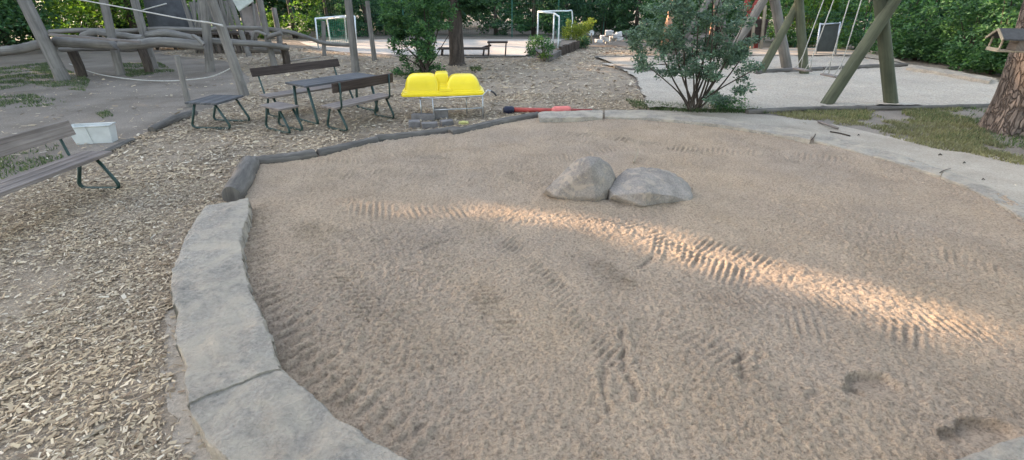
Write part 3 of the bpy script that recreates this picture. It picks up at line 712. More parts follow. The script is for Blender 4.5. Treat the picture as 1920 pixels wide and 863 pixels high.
pl = G(752, 182, .43); pr = G(909, 178, .43); rz = math.atan2(pr.y - pl.y, pr.x - pl.x); LEN = (pr - pl).length
print('SHELL', LEN, math.degrees(rz))
M = Matrix.Rotation(rz, 3, 'Z'); O = pl.copy(); O.z = 0
SH = thing('plastic_shell', O, 'upturned bright yellow plastic shell with two humps resting on a tube trolley', 'sandbox shell')
DY = .62
mb = MB(); rblock(mb, LEN / 2, DY / 2, LEN / 2, DY / 2, .09, [(0, .425), (-.006, .44), (0, .47), (.02, .478), (.025, .50), (.04, .508)], M, O); mb.build('rim', 'yellow_plastic', SH, True, angle=40)
dome = [(0, .50), (.014, .58), (.03, .65), (.05, .70), (.075, .735), (.11, .762), (.155, .78), (.20, .787)]
mb = MB(); rblock(mb, LEN * .255, DY / 2, LEN * .215, DY * .43, .10, dome, M, O); mb.build('left_hump', 'yellow_plastic', SH, True, angle=50)
mb = MB(); rblock(mb, LEN * .745, DY / 2, LEN * .215, DY * .43, .08, [(0, .50), (.018, .57), (.03, .62), (.05, .66), (.08, .70), (.12, .735), (.165, .755), (.20, .762)], M, O); mb.build('right_hump', 'yellow_plastic', SH, True, angle=50)
mb = MB(); rblock(mb, LEN * .49, DY * .60, LEN * .085, DY * .32, .03, [(0, .50), (.004, .70), (.012, .765), (.04, .795)], M, O); mb.build('centre_block', 'yellow_plastic', SH, True, angle=50)
for k in range(3):
    mb = MB(); rblock(mb, LEN * .53, DY * (.10 + .10 * k), LEN * .075, DY * .07, .01, [(0, .50), (.0, .525 + .045 * k), (.008, .54 + .045 * k)], M, O); mb.build('step', 'yellow_plastic', SH, True, angle=50)
TRL = thing('tube_trolley', G(850, 205), 'galvanised tube trolley with a bent black-gripped handle under the yellow shell', 'trolley')
def Lp(x, y, z): return O + M @ Vector((x, y, z))
mb = MB(); x0, x1 = LEN * .37, LEN * .97
A0 = Lp(x0, -.10, .41); A1 = Lp(x1, -.04, .42)
mb.tube([A0, A1, AT(915, 169, A1.y - .02), AT(921, 171, A1.y - .05)], .013, 8)
B0 = Lp(LEN * .22, .5, .405); B1 = Lp(LEN * .95, .52, .405); mb.tube([A0, Lp(LEN * .2, .0, .41), B0, B1, A1], .012, 8)
mb.build('frame_rail', 'galvanised', TRL, True)
mb = MB(); mb.tube([AT(921, 171, A1.y - .05), AT(926, 174, A1.y - .07), AT(931, 180, A1.y - .08)], .018, 8); mb.build('handle_grip', 'black_rubber', TRL, True)
for p_ in (A0, A1, Lp(LEN * .22, .02, .41), Lp(LEN * .78, .3, .41)):
    mb = MB(); mb.tube([(p_.x, p_.y, .0), (p_.x, p_.y, p_.z)], .012, 8); mb.build('leg', 'galvanised', TRL, True)
mb = MB(); mb.tube([Vector((A0.x, A0.y, .20)), Vector((A1.x, A1.y, .20))], .011, 8); mb.build('lower_rail', 'galvanised', TRL, True)

# ---- concrete blocks
CG = 'small grey paving blocks piled under the trolley'
for (px, py, z, l, wd_, h, a, lab) in [(778, 239, .06, .20, .16, .12, 10, 'short pale paving block at the left front of the pile'), (806, 241, .055, .27, .12, .11, 14, 'long paving block at the front centre of the pile'),
                                (795, 226, .06, .44, .15, .13, -6, 'long dark paving block lying across the back of the pile'), (827, 223, .10, .26, .17, .2, 16, 'upright thick paving block at the back right of the pile'),
                                (838, 236, .05, .22, .13, .10, 24, 'flat paving block at the right end of the pile')]:
    c_ = G(px, py); o = thing('paving_block', (c_.x, c_.y, 0), lab, 'paving block', CG, R(a))
    o2 = MB().box((0, 0, z), (l, wd_, h), None, .004, .01); bpy.data.objects.remove(o)
    o2 = o2.build('paving_block', 'concrete_block', None); o2.location = (c_.x, c_.y, 0); o2.rotation_euler.z = R(a); tag(o2, lab, 'paving block', CG)
c_ = G(869, 231, .03)
o = boulder('pale_lump', [c_ + Vector((x * .08, y * .06, z * .045)) for x in (-1, 1) for y in (-.8, .8) for z in (-.6, .6)] + [c_ + Vector((0, 0, .04)), c_ + Vector((.1, 0, 0))], 'small yellowish lump of stone right of the paving blocks', mat='lime', seed=2, cat='stone', disp=.008, sub=3, soft=3)

# ---- red pole
PL = thing('red_pole', G(1000, 208), 'red pole with navy cap and pink foam sleeve lying behind the kerb', 'pole')
a = G(944, 207, .07); b = G(963, 206, .07); c_ = G(1035, 208, .07); d = G(1069, 207, .07); e = G(1110, 208, .05)
mb = MB(); mb.tube([a, a.lerp(b, .2), a.lerp(b, .8), b], [.05, .075, .075, .06], 12); mb.build('cap', 'navy_cap', PL, True, angle=50)
mb = MB(); mb.tube([b, e], [.045, .035], 12); mb.build('shaft', 'rust_red', PL, True)
mb = MB(); mb.tube([c_, c_.lerp(d, .15), c_.lerp(d, .9), d], [.055, .085, .085, .07], 14); mb.build('foam_sleeve', 'pink_foam', PL, True, angle=50)

# ================================================================== POSTS AND LOGS ON THE LEFT
def post(name, base, top, r, label, mat='grey_wood', group=None, ext=1.6, cat='post', rt=.85, curve=.0):
    """base pixel on the ground; top pixel at the same depth; extended above the frame by ext metres when top is at the border"""
    A = G(*base); B = AT(top[0], top[1], A.y); d = (B - A).normalized(); B = B + d * ext
    A = A - d * .05; k = 9; P = [A.lerp(B, i / k) for i in range(k + 1)]
    ph = random.uniform(0, 6); sd = Vector((d.z, 0, -d.x))
    P = [p_ + sd * math.sin(i / k * math.pi * 1.6 + ph) * curve + Vector((0, 1, 0)) * math.cos(i / k * 5 + ph) * curve * .5 for i, p_ in enumerate(P)]
    rad = [r * (1 - (1 - rt) * i / k) for i in range(k + 1)]; rad[0] *= 1.15
    o = MB().tube(P, rad, 14, .05).build(name, mat, None, True, angle=60); tag(o, label, cat, group); return o
def pxr(px_w, base):  # radius from a pixel width at the base
    A = G(*base); return px_w / 2 * A.y / ray(*base)[1]
PGp = 'upright round timber posts of the climbing course'
for base, top, wpx, ext, lab, cv in [
    ((118, 152), (47, 0), 21, 1.5, 'thick leaning post in front of the log course, at the far left', .02),
    ((228, 141), (193, 0), 14, 1.5, 'post passing before the planks, second from the left in the front row', .02),
    ((286, 127), (254, 0), 14, 1.5, 'post right of the plank end in the middle of the log course', .03),
    ((395, 135), (380, 0), 15, 1.5, 'pale post with two thin poles tied to it, left of the big leaning post', .01),
    ((456, 180), (400, 0), 17, 1.5, 'large smooth leaning post right behind the low table', .03),
    ((466, 106), (432, 0), 9, 1.4, 'thin post under the pale roof sheet', .02),
    ((515, 125), (488, 0), 11, 1.4, 'post with flared foot right of the playhouse', .03),
    ((526, 90), (514, 16), 10, .02, 'short blunt post standing behind the flared-foot post', .01),
    ((608, 105), (606, 40), 8, .0, 'short post standing by the left goal frame', .0),
    ((668, 135), (652, 0), 14, 1.5, 'dark post standing behind the long table', .01),
    ((702, 114), (690, 14), 9, .2, 'slim blunt post left of the dark tall shrub', .01),
    ((118, 75), (92, 0), 11, 1.3, 'back row post in the leaves at the far left', .02),
    ((152, 72), (143, 0), 9, 1.3, 'thin back row post among bright leaves', .02),
    ((250, 70), (228, 0), 10, 1.3, 'back row post behind the middle of the course', .02),
    ((355, 201), (331, 104), 10, .0, 'waist-high thin post carrying the slack rope beside the low table', .0)]:
    post('timber_post', base, top, pxr(wpx, base), lab, 'grey_wood', PGp, ext, curve=cv)
LG = 'weathered logs lying across the climbing course'
yA = G(118, 152).y; y2_ = G(228, 141).y; yB = 15.5
def clog(P, r, lab, name='climbing_log', mat='grey_wood', wob=.10): return log(name, [AT(*p_) for p_ in P], r * .76, lab, mat, 'log', LG, 14, wob)
clog([(-80, 104, 12.6), (0, 96, 12.8), (45, 90, 13), (90, 78, 13.2)], .15, 'thick curved log leaving the picture at the far left')
clog([(92, 60, 15), (150, 57, 15.2), (235, 58, 15.5), (300, 54, 15.6), (385, 57, 15.8)], .085, 'long upper rail log across the back of the course')
clog([(385, 57, 15.8), (440, 52, 15.9), (530, 58, 16), (575, 70, 16.6), (612, 82, 17), (668, 85, 17.4)], .085, 'rail log dropping to the right from the playhouse towards the goal')
clog([(103, 78, 13.2), (122, 80, 13.2), (170, 82, 13.4), (214, 84, 13.4)], .17, 'heavy log behind the two planks')
clog([(226, 87, 13.4), (260, 83, 13.5), (310, 79, 13.7), (382, 86, 13.9)], .17, 'heavy pale log right of the plank end')
clog([(155, 68, 14.3), (180, 61, 14.3), (205, 64, 14.3), (268, 72, 14.2)], .12, 'bowed log behind the planks')
clog([(275, 66, 14.6), (310, 62, 14.6), (345, 68, 14.7), (375, 76, 14.6)], .13, 'bowed split log beneath the upper rail')
clog([(112, 93, 14), (160, 92, 14), (210, 92, 14.1)], .08, 'dark thin log under the heavy one')
clog([(205, 90, 14.6), (240, 94, 14.5), (262, 92, 14.6)], .08, 'short dark log stub under the plank end')
clog([(362, 67, 13.7), (370, 72, 13.6), (382, 84, 13.6)], .07, 'short branch stub crossing the end of the heavy pale log')
clog([(383, 76, 14.6), (440, 80, 15), (500, 84, 15.5), (540, 90, 16)], .12, 'dark low log below the playhouse')
clog([(470, 90, 16.6), (500, 92, 16.6), (528, 94, 16.6)], .18, 'thick pale log lying on the ground behind the flared-foot post')
clog([(470, 92, 15.5), (476, 64, 15.5), (484, 60, 15.5), (500, 66, 15.5)], .06, 'bent branch arching up beside the flared-foot post')
clog([(500, 70, 15.6), (512, 66, 15.5), (528, 62, 15.5)], .09, 'short knotted log bridging two posts right of the playhouse')
clog([(545, 115, 14.2), (575, 110, 14.3), (600, 107, 14.4)], .03, 'thin dark branch lying on the chips left of the goal')
for k, (dy) in enumerate((0, .16)):
    A = AT(94, 65, 12.8 + dy); B = AT(262, 78.5, 13.0 + dy)
    o = MB().beam(A, B, .13, .05).build('walking_plank', 'plank'); tag(o, ['front grey plank of the pair laid across the heavy log', 'rear grey plank of the pair laid across the heavy log'][k], 'plank', 'planks laid on the climbing course')
for (px, py, Y_, lab) in [(135, 118, 13.6, 'stubby support under the left end of the heavy log'), (262, 104, 14.4, 'stubby support under the middle of the course'), (530, 104, 16.2, 'stubby support at the right end of the low dark log')]:
    B = AT(px, py - 22, Y_); o = MB().tube([(B.x, B.y, 0), (B.x + .02, B.y, .3), (B.x, B.y, B.z)], .12, 12, .05).build('support_stump', 'bark_dark', None, True, angle=60); tag(o, lab, 'stump', 'stumps carrying the logs')
# ropes
def rope(P, r, lab, name='rope', group='ropes strung between the posts'):
    o = MB().tube(topcurve(P, 8), r, 6).build(name, 'rope', None, True); tag(o, lab, 'rope', group)
rope([AT(140, -2, 12.4), AT(250, 18, 11.7), AT(340, 35, 11), AT(417, 47, 10.5)], .016, 'taut pale rope running from the upper left down to the big leaning post')
rope([AT(375, 40, 10.8), AT(395, 43, 10.6), AT(418, 49, 10.45)], .016, 'short doubled rope end knotted at the big leaning post')
rope([AT(268, 19, 14.2), AT(290, 13, 14.2), AT(312, 7, 14.2)], .016, 'short rope going up to the dark tent')
rope([G(130, 120, .25), G(180, 138, .12), G(240, 148, .06), G(300, 152, .05), G(352, 150, .1), G(400, 143, .22), G(437, 126, .45)], .014, 'slack rope sagging near the ground behind the thin post')
# playhouse with dark tent, poles and roof
PH = thing('playhouse', G(420, 100), 'weathered playhouse with grey boards, tarp and pale roof sheet among the posts', 'playhouse')
yH = G(420, 98).y
mb = MB()
for k in range(11):
    x = 372 + k * 11; A = AT(x, 96, yH + .3); A.z = 0; mb.box((A.x, A.y + random.uniform(-.03, .03), .95 + random.uniform(-.1, .15)), (.17, .03, 1.9), Matrix.Rotation(random.uniform(-.05, .05), 3, 'Y'), 0, .005)
mb.build('board_wall', 'grey_wood', PH)
mb = MB()
for k in range(9):
    x = 376 + k * 12; A = AT(x, 96, yH - .5); mb.box((A.x, A.y, .35), (.18, .03, .7), Matrix.Rotation(random.uniform(-.04, .04), 3, 'Y'), 0, .005)
mb.build('low_wall', 'bark_dark', PH)
for x, tx in ((366, 362), (372, 371), (480, 470), (424, 426)):
    A = AT(x, 90, yH - .5); A.z = 0; B = AT(tx, -20, yH - .5); mb = MB(); mb.tube([A, A.lerp(B, .5) + Vector((.03, 0, 0)), B], .045, 8, .06); mb.build('thin_pole', 'grey_wood', PH, True)
mb = MB()
rf = [AT(428, -14, yH - .9), AT(448, 22, yH - 1.0), AT(476, 3, yH - .6), AT(462, -25, yH - .5)]
rf[0].z += .0
up = Vector((0, -.02, .03)); mb.add(rf + [p_ + up for p_ in rf], [(0, 1, 2, 3), (7, 6, 5, 4), (0, 4, 5, 1), (1, 5, 6, 2), (2, 6, 7, 3), (3, 7, 4, 0)]); mb.build('roof_sheet', 'roof_sheet', PH)
mb = MB(); rf = [AT(452, 20, yH - .3), AT(480, 6, yH - .3), AT(492, 58, yH - .3), AT(478, 74, yH - .25), AT(462, 70, yH - .4)]
mb.add([*rf, *[p_ + Vector((0, .02, 0)) for p_ in rf]], [(0, 4, 3, 2, 1), (5, 6, 7, 8, 9)] + [(i, (i + 1) % 5, 5 + (i + 1) % 5, 5 + i) for i in range(5)]); mb.build('tarp', 'tarp', PH)
mb = MB(); A = AT(420, 78, yH - .2); A.z = .75; mb.box(A, (2.4, 1.0, .08), None, 0, .01); mb.build('floor_deck', 'bark_dark', PH)
TT = thing('dark_tent', G(340, 94), 'large dark grey cone tent behind the upper rail log', 'tent')
c_ = G(338, 92); mb = MB()
mb.tube([(c_.x, c_.y, .35), (c_.x, c_.y, 1.2), (c_.x - .05, c_.y, 2.2), (c_.x - .1, c_.y, 3.6)], [.95, .85, .68, .2], 18, .05); mb.build('tent_cover', 'dark_cloth', TT, True)
for s in (-1, 0, 1):
    mb = MB(); mb.tube([(c_.x + s * .8, c_.y - .3, 0), (c_.x + s * .75, c_.y - .2, .5)], .06, 8); mb.build('tent_leg', 'bark_dark', TT, True)

# ================================================================== SWINGS
SG = 'log swing frames over the gravel'
def alog(mb_name, base, top, r, parent, ext=1.0, mat='green_log'):
    A = base if isinstance(base, Vector) else G(*base); B = AT(top[0], top[1], A.y) if len(top) == 2 else AT(*top)
    d = (B - A).normalized(); B2 = B + d * ext; P = [(A - d * .05).lerp(B2, k / 8) for k in range(9)]
    return MB().tube(P, [r * (1 - .02 * k) for k in range(9)], 16, .03).build(mb_name, mat, parent, True, angle=60)
SW = thing('swing_set', G(1600, 170), 'greenish log swing frame nearest the viewer with crossed legs over the gravel', 'swing set', SG)
alog('leg', (1548, 198), (1678, 0), .125, SW, .55); alog('leg', (1671, 196), (1650, 0), .125, SW, .55)
alog('leg', (1424, 140), (1500, 0), .12, SW, .5); alog('leg', (1508, 141), (1498, 0), .125, SW, .5)
MB().tube([(7.35, 9.2, 2.32), (7.45, 12, 2.33), (7.55, 14.6, 2.32)], .12, 16, .03).build('cross_beam', 'green_log', SW, True)
SW2 = thing('swing_set', G(1450, 120), 'bluish grey log swing frame behind the greenish one, partly hidden by the bush', 'swing set', SG)
alog('leg', (1476, 130), (1452, 0), .15, SW2, .5, 'grey_wood'); alog('leg', (1352, 131), (1432, 0), .14, SW2, .5, 'grey_wood')
A = G(1476, 130); 
MB().tube([(7.4, A.y - .3, 2.4), (7.6, A.y + 4.2, 2.4)], .13, 14, .03).build('cross_beam', 'grey_wood', SW2, True)
MB().tube([(8.6, A.y + 4, 0), (7.4, A.y + 4, 2.6)], .13, 14, .03).build('leg', 'grey_wood', SW2, True)
MB().tube([(6.4, A.y + 4.1, 0), (7.8, A.y + 4.1, 2.6)], .13, 14, .03).build('leg', 'grey_wood', SW2, True)
for (px, py, lab) in ((1505, 131, 'swing with flat seat hanging beside the vertical log leg'), (1558, 142, 'swing with flat seat left of the leaning log leg')):
    c_ = G(px, py, .42)
    S = thing('swing', (c_.x, c_.y, .42), lab, 'swing', 'swings hanging from the greenish frame')
    MB().box((c_.x, c_.y, .42), (.20, .46, .035), Matrix.Rotation(R(8), 3, 'Z'), 0, .008).build('seat', 'plank', S)
    for s in (-1, 1):
        y = c_.y + s * .2; bx = 7.35 + (y - 9.2) / 5.4 * .2
        MB().tube([(c_.x + .07, y, .43), (c_.x + .03, y, .72), (bx, y, 2.22)], .011, 6).build('chain', 'rope', S, True)
        MB().tube([(c_.x - .07, y, .43), (c_.x + .03, y, .72)], .010, 6).build('chain_fork', 'rope', S, True)
# framed dark panel behind the swings
PN = thing('mesh_panel', G(1552, 97), 'dark framed standing panel on two posts beyond the swings', 'panel')
yP = G(1550, 100).y - 1.0
a = AT(1537, 46, yP); b = AT(1574, 44, yP); c_ = AT(1566, 97, yP); d = AT(1529, 97, yP)
mb = MB(); th = Vector((0, .03, 0)); q = [a, b, c_, d]; mb.add(q + [p_ + th for p_ in q], [(0, 3, 2, 1), (4, 5, 6, 7), (0, 1, 5, 4), (1, 2, 6, 5), (2, 3, 7, 6), (3, 0, 4, 7)]); mb.build('panel', 'panel_dark', PN)
for A_, B_ in ((a, d), (b, c_)):
    D_ = B_ + (B_ - A_).normalized() * .35; D_.z = max(0, min(D_.z, 0)); MB().tube([A_ + Vector((0, -.02, .05)), B_ + Vector((0, -.02, 0)), D_ + Vector((0, -.02, 0))], .03, 8).build('frame_post', 'galvanised', PN, True)
MB().tube([a + Vector((0, -.02, 0)), b + Vector((0, -.02, 0))], .03, 8).build('top_bar', 'galvanised', PN, True)

# ================================================================== GOALS, FAR BENCHES, PLANTERS
def goal(name, lab, P, r, net):
    g_ = thing(name, P[0][0], lab, 'goal', 'small football goals on the court')
    for nm, pts in P[1:]: MB().tube(pts, r, 8).build(nm, 'white_paint', g_, True)
    for quad in net:
        a, b, c_, d = quad; mb = MB(); k1, k2 = 14, 12
        for i in range(k1 + 1): mb.tube([a.lerp(b, i / k1), d.lerp(c_, i / k1)], .004, 3, caps=False)
        for i in range(k2 + 1): mb.tube([a.lerp(d, i / k2), b.lerp(c_, i / k2)], .004, 3, caps=False)
        mb.build('net', 'net_green', g_)
    return g_
# right goal: mouth faces left; posts at 1010 / 1039, back bars at 1045 / 1071
p1 = G(1009, 84); p2 = G(1039, 88); H_ = 1.52
f1 = AT(1009, 22, p1.y); f2 = AT(1039, 25, p2.y)
p1 = Vector((f1.x, f1.y, 0)); q1 = G(1070, 80); q2 = G(1046, 92)
t1 = Vector((q1.x, q1.y, f1.z)); t2 = Vector((q2.x, q2.y, f2.z - .12))
goal('goal', 'white tube goal standing over the planter with the yellow-green bush', [(G(1040, 88),), ('post', [p1, f1]), ('post', [Vector((f2.x, f2.y, 0)), f2]), ('crossbar', [f1, f2]),
     ('side_bar', topcurve([f1, f1.lerp(t1, .8), t1 + Vector((0, 0, -.12)), Vector((t1.x, t1.y, 0))], 6)), ('side_bar', topcurve([f2, f2.lerp(t2, .7), t2 + Vector((0, 0, -.1)), Vector((t2.x, t2.y, 0))], 6))], .035,
     [(f2.lerp(f1, 0), t1, Vector((t1.x, t1.y, 0)), Vector((t2.x, t2.y, 0)))])
yg = G(668, 86).y
a0 = G(597, 91); a1 = AT(591, 35, a0.y); b0 = G(620, 83); b1 = AT(613, 35, b0.y); c0 = G(668, 86); c1 = AT(665, 31, c0.y); d0 = G(650, 79); d1 = AT(646, 30, d0.y)
goal('goal', 'white tube goal at the left end of the court behind the posts', [(b0,), ('post', [b0, b1]), ('post', [c0, c1]), ('crossbar', [b1, c1]), ('side_bar', [a0, a1, b1]), ('side_bar', [d0, d1, c1]), ('back_bar', [a1, d1])], .035,
     [(a1, d1, d0, a0), (b1, c1, c0, b0)])
# low broad table on the court and a slim frame table
def at_bench(lab, px0, px1, ptop, pfoot, name, cat, tilt=0):
    A = G((px0 + px1) / 2, pfoot); z = AT(px0, ptop, A.y).z; a = AT(px0, ptop, A.y); b = AT(px1, ptop, A.y); b.z = a.z = z
    t_ = thing(name, (A.x, A.y, 0), lab, cat)
    mb = MB()
    for k in range(3): mb.beam(a + Vector((0, (k - 1) * .17, 0)), b + Vector((0, (k - 1) * .17, 0)), .15, .05)
    mb.build('table_top', 'dark_wood', t_)
    L = (b - a).length
    for f in (.08, .92):
        p_ = a.lerp(b, f); mb = MB()
        mb.tube([(p_.x, p_.y - .15, z - .03), (p_.x - .03, p_.y - .24, .03), (p_.x - .03, p_.y + .24, .03), (p_.x, p_.y + .15, z - .03)], .025, 8); mb.build('leg_frame', 'dark_wood', t_, True)
    return t_
at_bench('long low dark bench table on the court behind the tree trunk', 822, 915, 91, 104, 'low_bench', 'bench')
at_bench('narrow dark frame table at the right end of the court bench', 914, 952, 79, 104, 'frame_table', 'table')
clog([(900, 92, 19.5), (910, 88, 19.5), (921, 85, 19.5)], .05, 'short dark plank leaning between the court bench and the frame table', 'leaning_plank', 'dark_wood')
o = MB().beam(G(870, 108, .03), G(986, 106, .03), .12, .07).build('court_edge_beam', 'border_wood'); tag(o, 'dark edging beam along the near court edge', 'edging beam', 'edging beams of the court')
o = MB().beam(G(988, 105, .03), G(1004, 97, .03), .12, .07).build('court_edge_beam', 'border_wood'); tag(o, 'short edging beam turning back at the court corner', 'edging beam', 'edging beams of the court')
# raised planters: low stone box and palisade
PLN = thing('planter', G(1020, 110), 'low stone planter box at the court corner under the dark shrub', 'planter')
zt = .22
cs = [G(1000, 103, 0), G(1027, 117, 0), G(1052, 104, 0), G(1028, 95, 0)]
for i in range(4):
    a, b = cs[i], cs[(i + 1) % 4]; MB().beam(Vector((a.x, a.y, zt / 2)), Vector((b.x, b.y, zt / 2)), .12, zt).build('side_wall', 'border_wood', PLN)
mb = MB(); mb.add([Vector((p_.x, p_.y, .17)) for p_ in cs], [(0, 1, 2, 3)]); mb.build('soil', 'earth', PLN)
PAL = thing('palisade_bed', G(1070, 98), 'raised bed of brown upright palisade logs beside the right goal', 'raised bed')
a = G(1051, 105); b = G(1083, 93); k = 0
for i in range(12):
    p_ = a.lerp(b, i / 11); MB().tube([(p_.x, p_.y, 0), (p_.x, p_.y, .34 + random.uniform(-.02, .02))], .075, 8).build('palisade', 'bark_dark', PAL, True, angle=50)
mb = MB(); far = G(1052, 88); c2 = G(1078, 86); mb.add([Vector((p_.x, p_.y, .30)) for p_ in (a, b, c2, far)] + [Vector((p_.x, p_.y, 0)) for p_ in (a, b, c2, far)], [(0, 1, 2, 3), (3, 2, 6, 7), (0, 3, 7, 4), (1, 5, 6, 2)]); mb.build('soil', 'earth', PAL)
# small round-headed post
RS = thing('round_sign', G(1109, 82), 'small post with a round pale head left of the rock pile', 'sign')
A = G(1109, 82); T = AT(1109, 62, A.y); MB().tube([A, T], .04, 8).build('post', 'tan_log', RS, True)
MB().tube([T + Vector((0, -.02, 0)), T + Vector((0, .02, 0))], .13, 16).build('disc', 'white_paint', RS)
# rock pile
SGp = 'pale rocks piled at the edge of the thicket'
labs = ['flat pale rock at the left foot of the pile', 'small pale rock low at the left of the pile', 'rounded pale rock beneath the tallest one', 'tallest pale slab-like rock on top of the pile',
        'pale rock in the middle of the pile', 'angular pale rock at the upper right of the pile', 'pale rock at the right foot of the pile', 'small rock behind the left foot of the pile', 'tiny pale rock in front of the pile']
for i, (px, py, wp, hp, zc) in enumerate([(1124, 77, 14, 6, .0), (1136, 75, 10, 8, 0), (1148, 73, 11, 8, 0), (1142, 63, 14, 10, .3), (1152, 68, 10, 7, .2), (1160, 65, 11, 9, .25), (1161, 73, 14, 6, 0), (1130, 70, 9, 6, .1), (1140, 80, 10, 4, 0)]):
    yR = 22.5; c_ = AT(px, py, yR + (i % 3) * .15); s = yR / 920; hx = wp * s / 2 * 1.15; hz = hp * s / 2 * 1.15
    pts = [c_ + Vector((x * hx * random.uniform(.6, 1), y * hx * .7, z * hz * random.uniform(.6, 1))) for x in (-1, 1) for y in (-1, 1) for z in (-1, 1)]
    boulder('rock', pts, labs[i], mat='white_stone', seed=i, group=SGp, sub=2, cat='rock', disp=.02, soft=0)
# red climbing frame
RF = thing('red_climbing_frame', G(1410, 100), 'red-painted tower frame half hidden behind the grey swing legs', 'climbing frame')
yR = 21
for (x0, y0_, x1, y1_) in ((1402, 80, 1403, -8), (1420, 80, 1421, -8)):
    A = AT(x0, y0_, yR); A.z = 0; MB().beam(A, AT(x1, y1_, yR), .13, .13, (0, 1, 0)).build('post', 'rust_red', RF)
for (x0, y0_, x1, y1_) in ((1389, 22, 1402, -4), (1402, 30, 1420, -2), (1392, -2, 1440, -2)):
    MB().beam(AT(x0, y0_, yR - .1), AT(x1, y1_, yR - .1), .08, .08, (0, 1, 0)).build('brace', 'rust_red', RF)
MB().box(AT(1412, 58, yR), (.9, .5, .9), None, 0, .02).build('board_side', 'dark_wood', RF)
for x in (1395, 1414, 1432):
    A = AT(x, 70, yR - .3); A.z = 0; MB().beam(A, AT(x + 3, 10, yR - .3), .12, .06, (0, 1, 0)).build('plank', 'tan_log', RF)

# ---- fences
def fence(lab, pts, h, name='fence'):
    f = thing(name, pts[0], lab, 'fence', 'green mesh fences around the playground')
    mbm = MB()
    for i in range(len(pts) - 1):
        a, b = pts[i], pts[i + 1]; L = (b - a).length; k = max(1, round(L / 2.5))
        for q in range(k + (i == len(pts) - 2)):
            p_ = a.lerp(b, q / k); MB().box((p_.x, p_.y, h / 2), (.06, .06, h), Matrix.Rotation(math.atan2(b.y - a.y, b.x - a.x), 3, 'Z'), 0, .005).build('fence_post', 'fence_green', f)
        for z in np.linspace(.08, h - .03, 7): mbm.tube([a + Vector((0, 0, z)), b + Vector((0, 0, z))], .006, 4, caps=False)
        for q in range(int(L / .12)):
            p_ = a.lerp(b, q * .12 / L); mbm.tube([p_ + Vector((0, -.01, .03)), p_ + Vector((0, -.01, h))], .0025, 3, caps=False)
    mbm.build('wire_mesh', 'fence_green', f); return f
fence('green mesh fence beside the hedge behind the swing gravel', [G(1490, 90), G(1610, 99), G(1676, 108), G(1790, 124), G(1900, 142)], 1.5)
fence('tall green mesh fence closing the far side of the court', [G(560, 71), G(760, 70), G(960, 70), G(1130, 70)], 3.4)

# ================================================================== VEGETATION
def stems(parent, base, tips, r0, mat='bark_dark', name='stem', n=6, bend=.15, single=True):
    mb = MB()
    for tp in tips:
        a = Vector(base) + Vector((random.uniform(-1, 1) * .12, random.uniform(-1, 1) * .1, 0)); b = Vector(tp)
        m1 = a.lerp(b, .4) + Vector((random.uniform(-1, 1), random.uniform(-1, 1), .3)) * bend * .5
        P = topcurve([a, m1, b], 5); k = len(P) - 1; mb.tube(P, [r0 * (1 - .75 * i / k) for i in range(k + 1)], n, .05)
    return mb.build(name, mat, parent, True)
# multi-stemmed bush in front of the swings
bb = G(1300, 208)
BU = thing('bush', bb, 'wide multi-stemmed bush with small blue-green leaves behind the far kerb', 'bush')
tips = [bb + Vector((dx, dy, dz)) for dx, dy, dz in [(-.9, .2, 1.3), (-.5, 0, 1.7), (-.2, .2, 2.2), (.1, -.1, 2.3), (.4, .2, 2.1), (.7, 0, 1.8), (1.0, .2, 1.3), (-1.1, 0, .9), (1.15, -.1, .9), (.25, .1, 1.6), (-.3, -.1, 1.3), (.0, .2, 1.9), (.5, -.1, 1.2), (-.1, 0, 2.4), (.85, .1, 1.5), (-.7, .1, 1.6)]]
stems(BU, bb, tips, .024, bend=.25)
Pl = []
def bp(px, py, dy=0): return AT(px, py, bb.y + dy)
for (px, py, rx, rz_, nn) in [(1200, 60, .2, .15, 400), (1190, 110, .22, .12, 400), (1405, 90, .25, .2, 600), (1340, 130, .4, .18, 900), (1290, 135, .35, .12, 600), (1225, 60, .38, .30, 1500), (1270, 35, .42, .40, 2000), (1320, 30, .45, .42, 2200), (1365, 55, .42, .38, 1900), (1250, 88, .42, .26, 1500), (1300, 80, .46, .35, 2000), (1350, 95, .45, .3, 1900), (1395, 110, .30, .24, 1000), (1205, 95, .26, .16, 500),
                            (1375, 125, .36, .20, 1000), (1300, 115, .5, .22, 1500), (1215, 125, .34, .10, 450), (1240, 140, .30, .10, 350), (1265, 130, .3, .12, 450), (1400, 150, .22, .16, 320), (1385, 170, .14, .2, 180), (1335, 150, .28, .15, 500),
                            (1300, -20, .7, .4, 3200), (1240, 0, .5, .4, 1600), (1370, 0, .5, .4, 1600), (1330, 185, .22, .18, 800), (1352, 192, .22, .14, 700), (1190, 75, .14, .12, 120), (1410, 130, .16, .12, 150)]:
    for q in range(max(2, nn // 150)):
        c_ = blob(1, bp(px, py, random.uniform(-.5, .5)), (rx, .3, rz_), .0)
        if len(c_): Pl.append(blob(100, c_[0], (.15, .15, .10), .1))
leafmesh('foliage', np.concatenate(Pl), .055, 'leaf_blue', BU, .6, thr=1.9)
c_ = G(1382, 213); BW = thing('low_weed', c_, 'small pale green weed clump at the right foot of the bush', 'weed')
leafmesh('foliage', np.concatenate([blob(420, c_ + Vector((.0, .1, .16)), (.26, .15, .2), .1), blob(250, c_ + Vector((-.25, .2, .1)), (.2, .15, .12), .1)]), .045, 'leaf_mid', BW, .4, cv=False)
